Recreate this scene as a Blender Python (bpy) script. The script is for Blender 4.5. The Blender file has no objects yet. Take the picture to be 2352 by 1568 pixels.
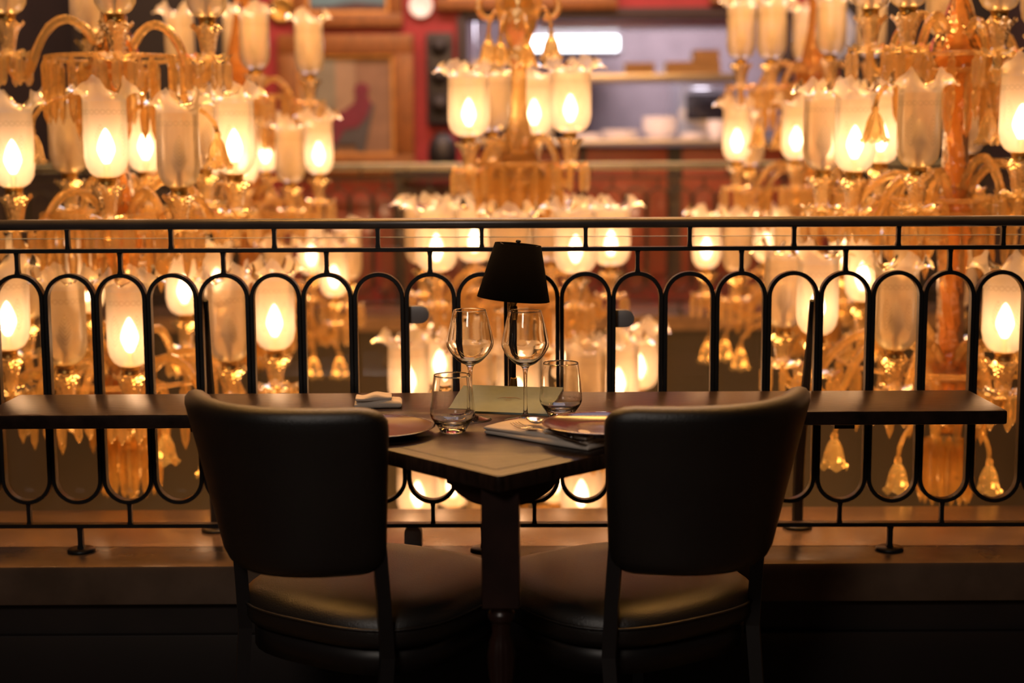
import bpy, bmesh, math, random
from mathutils import Vector, Matrix
random.seed(7)
PI = math.pi
C = bpy.context.scene.collection
SC = bpy.context.scene

# ------------------------------------------------------------------ camera
F = 3400.0                      # focal length in pixels of the 2352 px frame
CAM_H = 1.26
PITCH = math.atan(444 / F)
ROLL = 0.005
_s, _c = math.sin(PITCH), math.cos(PITCH)
FW = Vector((0, _c, -_s))
_U0 = Vector((0, _s, _c)); _R0 = Vector((1, 0, 0))
RT = _R0 * math.cos(ROLL) - _U0 * math.sin(ROLL)
UP = _U0 * math.cos(ROLL) + _R0 * math.sin(ROLL)
cam_data = bpy.data.cameras.new('camera')
cam = bpy.data.objects.new('camera', cam_data); C.objects.link(cam)
m3 = Matrix((RT, UP, -FW)).transposed()
cam.matrix_world = Matrix.Translation((0, 0, CAM_H)) @ m3.to_4x4()
cam_data.sensor_width = 36.0
cam_data.lens = F / 2352 * 36.0
cam_data.clip_start = 0.05
cam_data.dof.use_dof = True
cam_data.dof.focus_distance = 2.86
cam_data.dof.aperture_fstop = 2.0
SC.camera = cam

def ray(px, py):
    return FW + RT * ((px - 1176) / F) - UP * ((py - 784) / F)
def P(px, py, Y):
    d = ray(px, py); t = Y / d.y
    return Vector((d.x * t, Y, CAM_H + d.z * t))
def PZ(px, py, z):
    d = ray(px, py); t = (z - CAM_H) / d.z
    return Vector((d.x * t, d.y * t, z))

# ------------------------------------------------------------------ view, world, large lights
SC.view_settings.view_transform = 'Standard'
SC.view_settings.look = 'None'
SC.view_settings.gamma = 1.0
SC.view_settings.use_curve_mapping = False
SC.view_settings.exposure = 0.25
SC.cycles.max_bounces = 8
SC.cycles.transparent_max_bounces = 16
SC.cycles.transmission_bounces = 8
SC.cycles.sample_clamp_indirect = 4.0
world = bpy.data.worlds.new('world'); SC.world = world
world.use_nodes = True
bg = world.node_tree.nodes['Background']
bg.inputs[0].default_value = (0.10, 0.085, 0.10, 1); bg.inputs[1].default_value = 0.12

def area(name, loc, target, size, power, col, sy=None):
    l = bpy.data.lights.new(name, 'AREA'); l.energy = power; l.color = col
    l.size = size
    if sy: l.shape = 'RECTANGLE'; l.size_y = sy
    o = bpy.data.objects.new(name, l); C.objects.link(o); o.location = loc
    d = Vector(target) - Vector(loc)
    o.rotation_euler = d.to_track_quat('-Z', 'Y').to_euler()
    return o
# daylight falling through the roof light over the stairwell, then added warm fills, then the near room's light
area('roof_light', (0.2, 5.3, 4.4), (0.2, 5.8, 0), 2.4, 40, (0.72, 0.76, 1.0))
area('near_edge_fill', (0.0, 3.45, 3.9), (0.0, 6.6, 0.6), 5.0, 240, (1.0, 0.46, 0.10), 0.35)  # added warm fill without a fixture, brightens the unlit shades from the near side
area('stair_fill', (0.0, 5.2, -2.6), (0.0, 5.2, 3.0), 4.4, 460, (1.0, 0.47, 0.12), 2.4)  # unseen fill from below, added to lift the chandelier glass
area('far_edge_fill', (0.0, 7.0, 4.2), (0.0, 4.6, 0.7), 4.5, 150, (1.0, 0.48, 0.12), 0.35)  # matching fill from the far side, added to warm the stairwell
area('far_wall_fill', (0.0, 8.1, 3.9), (0.0, 9.5, 1.6), 4.4, 140, (1.0, 0.66, 0.56), 0.4)  # added fill that brightens the red back wall
area('near_gallery_light', (-0.9, -0.5, 2.5), (0.1, 2.6, 0.75), 0.6, 20.0, (1.0, 0.86, 0.74))

# ------------------------------------------------------------------ materials
def new_mat(name):
    m = bpy.data.materials.new(name); m.use_nodes = True
    nt = m.node_tree; nt.nodes.clear()
    out = nt.nodes.new('ShaderNodeOutputMaterial')
    return m, nt, out
def pmat(name, col, rough=0.5, metal=0.0, spec=0.5, noise=None, bump=None, coat=0.0, stretch=None, col2=None, sheen=0.0):
    """principled with procedural colour variation: noise=(scale, amount); bump=(scale, strength)"""
    m, nt, out = new_mat(name)
    b = nt.nodes.new('ShaderNodeBsdfPrincipled')
    b.inputs['Roughness'].default_value = rough; b.inputs['Metallic'].default_value = metal
    b.inputs['Specular IOR Level'].default_value = spec; b.inputs['Coat Weight'].default_value = coat
    b.inputs['Base Color'].default_value = (*col, 1)
    b.inputs['Sheen Weight'].default_value = sheen
    tc = nt.nodes.new('ShaderNodeTexCoord'); mp = nt.nodes.new('ShaderNodeMapping')
    nt.links.new(tc.outputs['Object'], mp.inputs['Vector'])
    if stretch: mp.inputs['Scale'].default_value = stretch
    if noise is None: noise = (12.0, 0.18)
    n = nt.nodes.new('ShaderNodeTexNoise'); n.inputs['Scale'].default_value = noise[0]
    n.inputs['Detail'].default_value = 5
    nt.links.new(mp.outputs[0], n.inputs['Vector'])
    r = nt.nodes.new('ShaderNodeValToRGB')
    a = noise[1]
    c2 = col2 or tuple(min(1, c * (1 + a)) for c in col)
    r.color_ramp.elements[0].color = (*[c * (1 - a) for c in col], 1)
    r.color_ramp.elements[1].color = (*c2, 1)
    r.color_ramp.elements[0].position = 0.3; r.color_ramp.elements[1].position = 0.7
    nt.links.new(n.outputs['Fac'], r.inputs[0]); nt.links.new(r.outputs[0], b.inputs['Base Color'])
    if bump:
        n2 = nt.nodes.new('ShaderNodeTexNoise'); n2.inputs['Scale'].default_value = bump[0]
        n2.inputs['Detail'].default_value = 3
        nt.links.new(mp.outputs[0], n2.inputs['Vector'])
        bp = nt.nodes.new('ShaderNodeBump'); bp.inputs['Strength'].default_value = bump[1]
        bp.inputs['Distance'].default_value = 0.002
        nt.links.new(n2.outputs['Fac'], bp.inputs['Height']); nt.links.new(bp.outputs[0], b.inputs['Normal'])
    nt.links.new(b.outputs[0], out.inputs[0])
    return m
def emat(name, col, strength):
    m, nt, out = new_mat(name)
    e = nt.nodes.new('ShaderNodeEmission'); e.inputs[0].default_value = (*col, 1); e.inputs[1].default_value = strength
    nt.links.new(e.outputs[0], out.inputs[0]); return m
def mixn(nt, fac, a, b):
    x = nt.nodes.new('ShaderNodeMixShader')
    if isinstance(fac, (int, float)): x.inputs[0].default_value = fac
    else: nt.links.new(fac, x.inputs[0])
    nt.links.new(a, x.inputs[1]); nt.links.new(b, x.inputs[2])
    return x.outputs[0]
def pane_mat(name, tint, refl=1.45, haze=0.0, hcol=(0.8, 0.7, 0.6)):
    m, nt, out = new_mat(name)
    t = nt.nodes.new('ShaderNodeBsdfTransparent'); t.inputs[0].default_value = (*tint, 1)
    g = nt.nodes.new('ShaderNodeBsdfGlossy'); g.inputs['Roughness'].default_value = 0.02
    fr = nt.nodes.new('ShaderNodeFresnel'); fr.inputs[0].default_value = refl
    s = mixn(nt, fr.outputs[0], t.outputs[0], g.outputs[0])
    if haze:
        d = nt.nodes.new('ShaderNodeBsdfDiffuse'); d.inputs[0].default_value = (*hcol, 1)
        s = mixn(nt, haze, s, d.outputs[0])
    nt.links.new(s, out.inputs[0]); return m
def amber_glass(name, col, transl=0.3, trans=0.3, bumpscale=60, rough=0.12):
    """cut amber glass: part see-through, part scattering, part glossy refraction"""
    m, nt, out = new_mat(name)
    tc = nt.nodes.new('ShaderNodeTexCoord')
    v = nt.nodes.new('ShaderNodeTexVoronoi'); v.inputs['Scale'].default_value = bumpscale
    nt.links.new(tc.outputs['Object'], v.inputs['Vector'])
    bp = nt.nodes.new('ShaderNodeBump'); bp.inputs['Strength'].default_value = 0.5; bp.inputs['Distance'].default_value = 0.004
    nt.links.new(v.outputs['Distance'], bp.inputs['Height'])
    tr = nt.nodes.new('ShaderNodeBsdfTransparent'); tr.inputs[0].default_value = (*col, 1)
    tl = nt.nodes.new('ShaderNodeBsdfTranslucent'); tl.inputs[0].default_value = (*col, 1)
    df = nt.nodes.new('ShaderNodeBsdfDiffuse'); df.inputs[0].default_value = (*[c * 0.8 for c in col], 1)
    rf = nt.nodes.new('ShaderNodeBsdfRefraction'); rf.inputs[0].default_value = (*[min(1, c ** 0.7) for c in col], 1)
    rf.inputs['Roughness'].default_value = rough; rf.inputs['IOR'].default_value = 1.35
    gl = nt.nodes.new('ShaderNodeBsdfGlossy'); gl.inputs['Roughness'].default_value = 0.12
    gl.inputs[0].default_value = (1, 0.92, 0.82, 1)
    for n in (rf, gl): nt.links.new(bp.outputs[0], n.inputs['Normal'])
    lw = nt.nodes.new('ShaderNodeLayerWeight'); lw.inputs[0].default_value = 0.35
    nt.links.new(bp.outputs[0], lw.inputs['Normal'])
    a = mixn(nt, trans, rf.outputs[0], tr.outputs[0])
    sc = mixn(nt, 0.35, tl.outputs[0], df.outputs[0])
    a = mixn(nt, transl, a, sc)
    mr = nt.nodes.new('ShaderNodeMath'); mr.operation = 'MULTIPLY'; mr.inputs[1].default_value = 0.8
    nt.links.new(lw.outputs['Fresnel'], mr.inputs[0])
    a = mixn(nt, mr.outputs[0], a, gl.outputs[0])
    nt.links.new(a, out.inputs[0]); return m
def frosted(name, col, clear=0.46):
    m, nt, out = new_mat(name)
    tc = nt.nodes.new('ShaderNodeTexCoord')
    # etched palmettes: four leaf figures around the glass with a band of small arches above them
    def mth(op, x, y=None):
        n = nt.nodes.new('ShaderNodeMath'); n.operation = op
        for i, q in enumerate((x, y)):
            if q is None: continue
            if isinstance(q, (int, float)): n.inputs[i].default_value = q
            else: nt.links.new(q, n.inputs[i])
        return n.outputs[0]
    sep = nt.nodes.new('ShaderNodeSeparateXYZ'); nt.links.new(tc.outputs['Object'], sep.inputs[0])
    ang_ = mth('ADD', mth('ARCTAN2', sep.outputs[0], sep.outputs[1]), 3.1416)
    z_ = sep.outputs[2]
    u_ = mth('ABSOLUTE', mth('MULTIPLY', mth('SUBTRACT', mth('MODULO', ang_, 1.0472), 0.5236), 0.054))
    env = mth('MULTIPLY', mth('SINE', mth('MULTIPLY', mth('SUBTRACT', z_, 0.048), 3.1416 / 0.085)), 0.015)
    ins = mth('MULTIPLY', mth('LESS_THAN', u_, env), mth('MULTIPLY', mth('GREATER_THAN', z_, 0.048), mth('LESS_THAN', z_, 0.133)))
    fea = mth('GREATER_THAN', mth('SINE', mth('MULTIPLY', mth('SUBTRACT', z_, mth('MULTIPLY', u_, 1.3)), 620.0)), 0.1)
    leaf = mth('MULTIPLY', ins, fea)
    u2 = mth('ABSOLUTE', mth('MULTIPLY', mth('SUBTRACT', mth('MODULO', ang_, 0.2618), 0.1309), 0.054))
    arc = mth('ABSOLUTE', mth('SUBTRACT', mth('SQRT', mth('ADD', mth('MULTIPLY', u2, u2), mth('POWER', mth('SUBTRACT', z_, 0.158), 2.0))), 0.0055))
    band = mth('LESS_THAN', arc, 0.0011)
    mk_ = mth('MULTIPLY', mth('MAXIMUM', leaf, band), 0.55)
    cm = nt.nodes.new('ShaderNodeMixRGB'); cm.inputs[1].default_value = (*col, 1)
    cm.inputs[2].default_value = (*[c * 0.6 for c in col], 1); nt.links.new(mk_, cm.inputs[0])
    tr = nt.nodes.new('ShaderNodeBsdfTransparent'); tr.inputs[0].default_value = (1, 0.95, 0.88, 1)
    tl = nt.nodes.new('ShaderNodeBsdfTranslucent'); nt.links.new(cm.outputs[0], tl.inputs[0])
    df = nt.nodes.new('ShaderNodeBsdfDiffuse'); nt.links.new(cm.outputs[0], df.inputs[0])
    gl = nt.nodes.new('ShaderNodeBsdfGlossy'); gl.inputs['Roughness'].default_value = 0.18
    a = mixn(nt, 0.40, tl.outputs[0], df.outputs[0])
    a = mixn(nt, clear, a, tr.outputs[0])
    fr = nt.nodes.new('ShaderNodeFresnel'); fr.inputs[0].default_value = 1.4
    a = mixn(nt, fr.outputs[0], a, gl.outputs[0])
    nt.links.new(a, out.inputs[0]); return m
def glass_mat(name, col=(1, 1, 1)):
    m, nt, out = new_mat(name)
    g = nt.nodes.new('ShaderNodeBsdfGlass'); g.inputs[0].default_value = (*col, 1)
    g.inputs['Roughness'].default_value = 0.0; g.inputs['IOR'].default_value = 1.48
    nt.links.new(g.outputs[0], out.inputs[0]); return m

M = dict(
    iron=pmat('black_painted_iron', (0.012, 0.011, 0.011), 0.38, spec=0.4, bump=(90, 0.15)),
    handrail=pmat('dark_steel_handrail', (0.14, 0.125, 0.12), 0.33, metal=0.5),
    clip=pmat('grey_steel_clip', (0.30, 0.28, 0.28), 0.42, metal=0.3),
    table=pmat('dark_oak_table', (0.020, 0.011, 0.008), 0.30, spec=0.32, noise=(22, 0.6), bump=(34, 0.35), stretch=(1, 7, 1)),
    table_side=pmat('dark_stained_edge', (0.020, 0.008, 0.006), 0.35, noise=(20, 0.3)),
    inlay=pmat('black_inlay', (0.008, 0.006, 0.006), 0.5),
    leather=pmat('black_leather', (0.009, 0.007, 0.006), 0.42, spec=0.75, noise=(8, 0.25), bump=(420, 0.35)),
    chair_wood=pmat('ebonised_wood', (0.008, 0.006, 0.006), 0.45),
    ledge=pmat('brown_stone_ledge', (0.115, 0.074, 0.050), 0.22, noise=(9, 0.25), bump=(40, 0.12)),
    ledge_face=pmat('dark_wood_plinth', (0.016, 0.010, 0.008), 0.55, noise=(6, 0.3)),
    floorm=pmat('dark_floor_boards', (0.03, 0.018, 0.012), 0.5, noise=(5, 0.3), stretch=(8, 1, 1)),
    napkin=pmat('cream_linen', (0.62, 0.53, 0.45), 0.9, spec=0.1, noise=(14, 0.06), bump=(500, 0.25), sheen=0.2),
    card=pmat('pale_green_card', (0.22, 0.26, 0.24), 0.75, spec=0.2, noise=(60, 0.04)),
    crest=pmat('copper_print', (0.30, 0.12, 0.05), 0.5),
    black_fabric=pmat('black_lamp_fabric', (0.003, 0.0025, 0.0025), 0.95, spec=0.03, bump=(400, 0.2)),
    brass=pmat('brass', (0.85, 0.52, 0.16), 0.26, metal=1.0, noise=(20, 0.1)),
    old_brass=pmat('aged_brass', (0.42, 0.25, 0.07), 0.35, metal=0.9, noise=(20, 0.15)),
    steel=pmat('polished_cutlery_steel', (0.75, 0.70, 0.66), 0.16, metal=1.0, noise=(30, 0.04)),
    plate_purple=pmat('plum_glaze', (0.035, 0.008, 0.010), 0.16, spec=0.4, coat=0.0, noise=(26, 0.5), stretch=(1, 5, 1), col2=(0.07, 0.022, 0.016)),
    plate_rim=pmat('plum_rim_glaze', (0.07, 0.008, 0.014), 0.15, coat=0.5),
    plate_orange=pmat('orange_glaze', (0.12, 0.032, 0.003), 0.3, spec=0.3, noise=(9, 0.35), col2=(0.07, 0.004, 0.005)),
    plate_dark=pmat('dark_plate_rim', (0.03, 0.016, 0.014), 0.25),
    red=pmat('red_painted_wall', (0.24, 0.013, 0.016), 0.65, noise=(3, 0.15)),
    redbrown=pmat('red_brown_panelling', (0.16, 0.030, 0.022), 0.45, noise=(5, 0.25)),
    rust=pmat('rust_red_counter_panel', (0.20, 0.028, 0.010), 0.5, noise=(5, 0.2)),
    darkwall=pmat('dark_brown_panelling', (0.009, 0.004, 0.0025), 0.6, noise=(3, 0.3)),
    mauvewall=pmat('dark_plum_wall', (0.022, 0.009, 0.008), 0.65, noise=(3, 0.2)),
    black=pmat('near_black_wood', (0.010, 0.008, 0.010), 0.5),
    oak=pmat('orange_oak_frame', (0.17, 0.055, 0.010), 0.42, noise=(14, 0.3), stretch=(4, 1, 1)),
    gilt=pmat('gilt_slip', (0.45, 0.22, 0.06), 0.4, metal=0.4),
    ssteel=pmat('brushed_shelf_steel', (0.62, 0.60, 0.63), 0.3, metal=0.85, noise=(40, 0.08), stretch=(1, 20, 20)),
    kwall=pmat('mauve_kitchen_tiles', (0.34, 0.26, 0.27), 0.4, noise=(6, 0.1)),
    cardboard=pmat('tan_cardboard', (0.58, 0.40, 0.22), 0.8, noise=(20, 0.08)),
    white=pmat('white_glazed_ware', (0.75, 0.72, 0.74), 0.25, noise=(10, 0.04)),
    bluewhite=pmat('blue_figured_china', (0.72, 0.74, 0.80), 0.25, noise=(26, 0.3), col2=(0.25, 0.32, 0.50)),
    oven=pmat('oven_dark_glass', (0.05, 0.04, 0.04), 0.2),
    pane=pane_mat('balustrade_glass', (0.97, 0.95, 0.93), haze=0.012),
    pane_edge=pmat('green_glass_edge', (0.45, 0.50, 0.42), 0.25),
    glass=glass_mat('clear_drinking_glass'),
    shade=frosted('frosted_etched_glass', (0.98, 0.86, 0.68)),
    ruffle=frosted('ruffled_glass_rim', (0.98, 0.93, 0.88), clear=0.48),
    amber=amber_glass('amber_cut_glass', (1.0, 0.80, 0.46), transl=0.22, trans=0.25),
    orange=amber_glass('orange_stem_glass', (1.0, 0.60, 0.23), transl=0.34, trans=0.15),
    clear_amber=amber_glass('pale_amber_prism', (1.0, 0.86, 0.60), transl=0.24, trans=0.34, bumpscale=110),
    bulb=emat('lit_filament_bulb', (1.0, 0.62, 0.36), 15.5),
    bulb_off=pmat('unlit_bulb_glass', (0.55, 0.48, 0.38), 0.2),
    hoodlight=emat('kitchen_strip_light', (0.92, 0.96, 1.0), 5.0),
)

# ------------------------------------------------------------------ mesh helpers
class MB:
    def __init__(self): self.v = []; self.f = []; self.smooth = []
    def add(self, vs, fs, smooth=True):
        o = len(self.v); self.v += [tuple(v) for v in vs]
        for f in fs: self.f.append(tuple(i + o for i in f)); self.smooth.append(smooth)
        return self
    def box(self, lo, hi, M4=None):
        (a, b, c), (d, e, f) = lo, hi
        vs = [Vector(p) for p in ((a,b,c),(d,b,c),(d,e,c),(a,e,c),(a,b,f),(d,b,f),(d,e,f),(a,e,f))]
        if M4 is not None: vs = [M4 @ v for v in vs]
        return self.add(vs, [(0,3,2,1),(4,5,6,7),(0,1,5,4),(1,2,6,5),(2,3,7,6),(3,0,4,7)], False)
    def lathe(self, prof, n=32, fn=None, smooth=True, cap=False, M4=None):
        """prof: [(r,z)]; fn(i, a, r, z)->(r,z) for scallops"""
        vs = []; fs = []
        for i, (r, z) in enumerate(prof):
            for k in range(n):
                a = 2 * PI * k / n
                rr, zz = (fn(i, a, r, z) if fn else (r, z))
                v = Vector((rr * math.cos(a), rr * math.sin(a), zz))
                vs.append(M4 @ v if M4 is not None else v)
        for i in range(len(prof) - 1):
            for k in range(n):
                k2 = (k + 1) % n
                fs.append((i*n+k, i*n+k2, (i+1)*n+k2, (i+1)*n+k))
        self.add(vs, fs, smooth)
        if cap:
            o = len(self.v) - len(vs)
            self.f.append(tuple(o + k for k in range(n))[::-1]); self.smooth.append(False)
            self.f.append(tuple(o + (len(prof)-1)*n + k for k in range(n))); self.smooth.append(False)
        return self
    def tube(self, path, rad, n=10, lobes=0, depth=0.0, twist=0.0, closed=False, smooth=True, flat=1.0):
        path = [Vector(p) for p in path]; vs = []; fs = []
        L = 0; N = len(path)
        prevn = None
        for i, p in enumerate(path):
            if closed: t = path[(i+1) % N] - path[i-1]
            else: t = path[min(i+1, N-1)] - path[max(i-1, 0)]
            t.normalize()
            if prevn is None:
                ref = Vector((0,0,1)) if abs(t.z) < 0.9 else Vector((0,1,0))
                nn = t.cross(ref).normalized()
            else:
                nn = (prevn - t * prevn.dot(t)).normalized()
            prevn = nn; bb = t.cross(nn)
            if i: L += (p - path[i-1]).length
            r = rad[i] if isinstance(rad, (list, tuple)) else rad
            for k in range(n):
                a = 2 * PI * k / n
                rr = r * (1 + depth * math.cos(lobes * a + twist * L)) if lobes else r
                vs.append(p + nn * (rr * math.cos(a)) + bb * (rr * math.sin(a) * flat))
        for i in range(N if closed else N - 1):
            j = (i + 1) % N
            for k in range(n):
                k2 = (k + 1) % n
                fs.append((i*n+k, i*n+k2, j*n+k2, j*n+k))
        if not closed:
            fs.append(tuple(range(n))[::-1]); fs.append(tuple((N-1)*n + k for k in range(n)))
        return self.add(vs, fs, smooth)
    def prism(self, poly, z0, z1, M4=None):
        n = len(poly)
        vs = [Vector((x, y, z0)) for x, y in poly] + [Vector((x, y, z1)) for x, y in poly]
        if M4 is not None: vs = [M4 @ v for v in vs]
        fs = [tuple(range(n))[::-1], tuple(range(n, 2*n))] + [(i, (i+1) % n, n+(i+1) % n, n+i) for i in range(n)]
        return self.add(vs, fs, False)
    def mesh(self, name, mat, bevel=0.0, seg=2):
        me = bpy.data.meshes.new(name)
        me.from_pydata(self.v, [], self.f)
        bm = bmesh.new(); bm.from_mesh(me)
        for f, s in zip(bm.faces, self.smooth): f.smooth = s
        bmesh.ops.recalc_face_normals(bm, faces=bm.faces)
        if bevel:
            es = [e for e in bm.edges if len(e.link_faces) == 2 and e.calc_face_angle(0) > 0.5]
            bmesh.ops.bevel(bm, geom=es, offset=bevel, segments=seg, profile=0.6, affect='EDGES')
            for f in bm.faces: f.smooth = True
        bm.to_mesh(me); bm.free()
        if bevel:
            me.set_sharp_from_angle(angle=0.7)
        me.materials.append(mat)
        return me
    def build(self, name, mat, parent=None, bevel=0.0, seg=2, loc=None):
        o = bpy.data.objects.new(name, self.mesh(name, mat, bevel, seg)); C.objects.link(o)
        if parent is not None: o.parent = parent
        if loc is not None: o.location = loc
        return o
def link_mesh(name, me, parent=None, loc=None, rotz=0.0, rot=None, scale=None):
    o = bpy.data.objects.new(name, me); C.objects.link(o)
    if parent is not None: o.parent = parent
    if loc is not None: o.location = loc
    o.rotation_euler = rot if rot is not None else (0, 0, rotz)
    if scale is not None: o.scale = (scale,) * 3 if isinstance(scale, (int, float)) else scale
    return o
def thing(name, label, cat, loc=(0,0,0), rotz=0.0, group=None):
    o = bpy.data.objects.new(name, None); C.objects.link(o); o.empty_display_size = 0.05
    o.location = loc; o.rotation_euler = (0, 0, rotz)
    return tag(o, label, cat, group)
def tag(o, label, cat, group=None):
    o['label'] = label; o['category'] = cat
    if group: o['group'] = group
    return o
def struct(o, label=None):
    o['kind'] = 'structure'
    if label: o['label'] = label; o['category'] = 'room'
    return o
def bez(p0, p1, p2, p3, n=12):
    p0, p1, p2, p3 = map(Vector, (p0, p1, p2, p3)); out = []
    for i in range(n + 1):
        t = i / n; s = 1 - t
        out.append(p0*s**3 + p1*3*s*s*t + p2*3*s*t*t + p3*t**3)
    return out
def copy_tree(o, parent=None):
    c = o.copy(); C.objects.link(c)
    if parent is not None: c.parent = parent
    for ch in list(o.children): copy_tree(ch, c)
    return c
# ------------------------------------------------------------------ the setting
LEDGE_Z = 0.385; LEDGE_Y0 = 3.05; LEDGE_Y1 = 3.55
FAR_Y = 7.2; BACK_Y = 9.5; FAR_DZ = 0.07
XL, XR = -2.75, 3.05
b = MB(); b.box((-4.0, -1.2, -0.1), (4.0, 3.07, 0.0)); struct(b.build('floor', M['floorm']))
b = MB(); b.box((-4.0, LEDGE_Y0, 0.30), (4.0, LEDGE_Y1, LEDGE_Z)); struct(b.build('trim_1', M['ledge'], bevel=0.006), 'brown stone ledge carrying the near balustrade')
b = MB(); b.box((-4.0, LEDGE_Y0 + 0.03, 0.0), (4.0, LEDGE_Y1 - 0.03, 0.30)); b.box((-4.0, LEDGE_Y0 + 0.03, -0.6), (4.0, LEDGE_Y1 - 0.03, 0.0))
struct(b.build('wall_front', M['ledge_face']))
b = MB(); b.box((-4.0, LEDGE_Y0 + 0.012, 0.0), (4.0, LEDGE_Y0 + 0.03, 0.23)); struct(b.build('baseboard_front', M['darkwall'], bevel=0.004))
# far gallery
b = MB(); b.box((XL, FAR_Y - 0.1, 0.385), (XR, FAR_Y + 0.4, 0.455)); struct(b.build('trim_2', M['ledge'], bevel=0.006), 'stone ledge under the far balustrade')
b = MB(); b.box((XL, FAR_Y - 0.06, -3.2), (XR, FAR_Y + 0.06, 0.385)); struct(b.build('wall_lower', M['darkwall']))
b = MB(); b.box((XL, FAR_Y + 0.06, -0.05), (XR, BACK_Y + 0.1, 0.05)); struct(b.build('floor_far', M['floorm']))
b = MB(); b.box((XL, LEDGE_Y0 + 0.03, -3.3), (XR, FAR_Y, -3.2)); struct(b.build('floor_lower', M['darkwall']))
# back wall with the kitchen hatch cut out of it
def bx(px): return (px - 1176) / F * BACK_Y * 1.0035
def bz(py): return P(1176, py, BACK_Y).z
HX0, HX1 = bx(1078), bx(1792); HZ0, HZ1 = bz(330), bz(38)
WZ = 4.6
b = MB()
b.box((bx(608), BACK_Y, 1.0), (HX0, BACK_Y + 0.15, WZ)); b.box((HX1, BACK_Y, 1.0), (bx(1915), BACK_Y + 0.15, WZ))
b.box((HX0, BACK_Y, HZ1), (HX1, BACK_Y + 0.15, WZ)); b.box((bx(608), BACK_Y, 0.05), (HX0, BACK_Y + 0.15, 1.0))
b.box((HX1, BACK_Y, 0.05), (bx(1915), BACK_Y + 0.15, 1.0)); b.box((HX0, BACK_Y, 0.05), (HX1, BACK_Y + 0.15, HZ0 - 0.02))
struct(b.build('wall_back', M['red']))
b = MB(); b.box((XL, BACK_Y, 0.05), (bx(608), BACK_Y + 0.15, WZ)); struct(b.build('wall_back_left', M['darkwall']))
b = MB(); b.box((bx(1915), BACK_Y, 0.05), (XR, BACK_Y + 0.15, WZ)); struct(b.build('wall_back_right', M['black']))
b = MB(); b.box((XL - 0.15, LEDGE_Y1, -3.2), (XL, BACK_Y + 0.15, WZ)); struct(b.build('wall_left', M['darkwall']))
b = MB(); b.box((XR, LEDGE_Y1, -3.2), (XR + 0.15, BACK_Y + 0.15, WZ)); struct(b.build('wall_right', M['mauvewall']))
b = MB(); b.box((-4.0, -1.2, WZ), (4.0, 13.0, WZ + 0.1)); struct(b.build('ceiling', M['darkwall']))
b = MB(); b.box((-4.15, -1.2, 0), (-4.0, LEDGE_Y1, WZ)); struct(b.build('wall_near_left', M['darkwall']))
b = MB(); b.box((4.0, -1.2, 0), (4.15, LEDGE_Y1, WZ)); struct(b.build('wall_near_right', M['darkwall']))
b = MB(); b.box((-4.15, -1.35, 0), (4.15, -1.2, WZ)); struct(b.build('wall_south', M['darkwall']))
# wainscot panels on the back wall under the red paint
b = MB()
x = bx(620)
while x < bx(1900):
    b.box((x, BACK_Y - 0.02, 0.12), (x + 0.30, BACK_Y, 0.86)); x += 0.36
b.box((bx(608), BACK_Y - 0.03, 0.90), (bx(1915), BACK_Y, 0.96))
struct(b.build('trim_3', M['redbrown'], bevel=0.004))
# kitchen behind the hatch
KX0, KX1 = HX0 - 0.5, HX1 + 0.5; KY = 12.2
b = MB(); b.box((KX0, KY, 0), (KX1, KY + 0.1, 3.0)); struct(b.build('wall_rear', M['kwall']))
b = MB(); b.box((KX0 - 0.1, BACK_Y + 0.15, 0), (KX0, KY + 0.1, 3.0)); struct(b.build('wall_west', M['kwall']))
b = MB(); b.box((KX1, BACK_Y + 0.15, 0), (KX1 + 0.1, KY + 0.1, 3.0)); struct(b.build('wall_east', M['kwall']))
b = MB(); b.box((KX0, BACK_Y + 0.15, -0.05), (KX1, KY + 0.1, 0.0)); struct(b.build('floor_rear', M['floorm']))
b = MB(); b.box((KX0, BACK_Y + 0.15, 3.0), (KX1, KY + 0.1, 3.1)); struct(b.build('ceiling_rear', M['kwall']))
# hatch lining
b = MB(); t = 0.03
b.box((HX0 - 0.04, BACK_Y - 0.03, HZ1 - 0.02), (HX1 + 0.04, BACK_Y + 0.17, HZ1 + 0.05))
b.box((HX0 - 0.06, BACK_Y - 0.03, HZ0), (HX0, BACK_Y + 0.17, HZ1)); b.box((HX1, BACK_Y - 0.03, HZ0), (HX1 + 0.06, BACK_Y + 0.17, HZ1))
struct(b.build('trim_4', M['mauvewall'], bevel=0.004))

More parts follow.
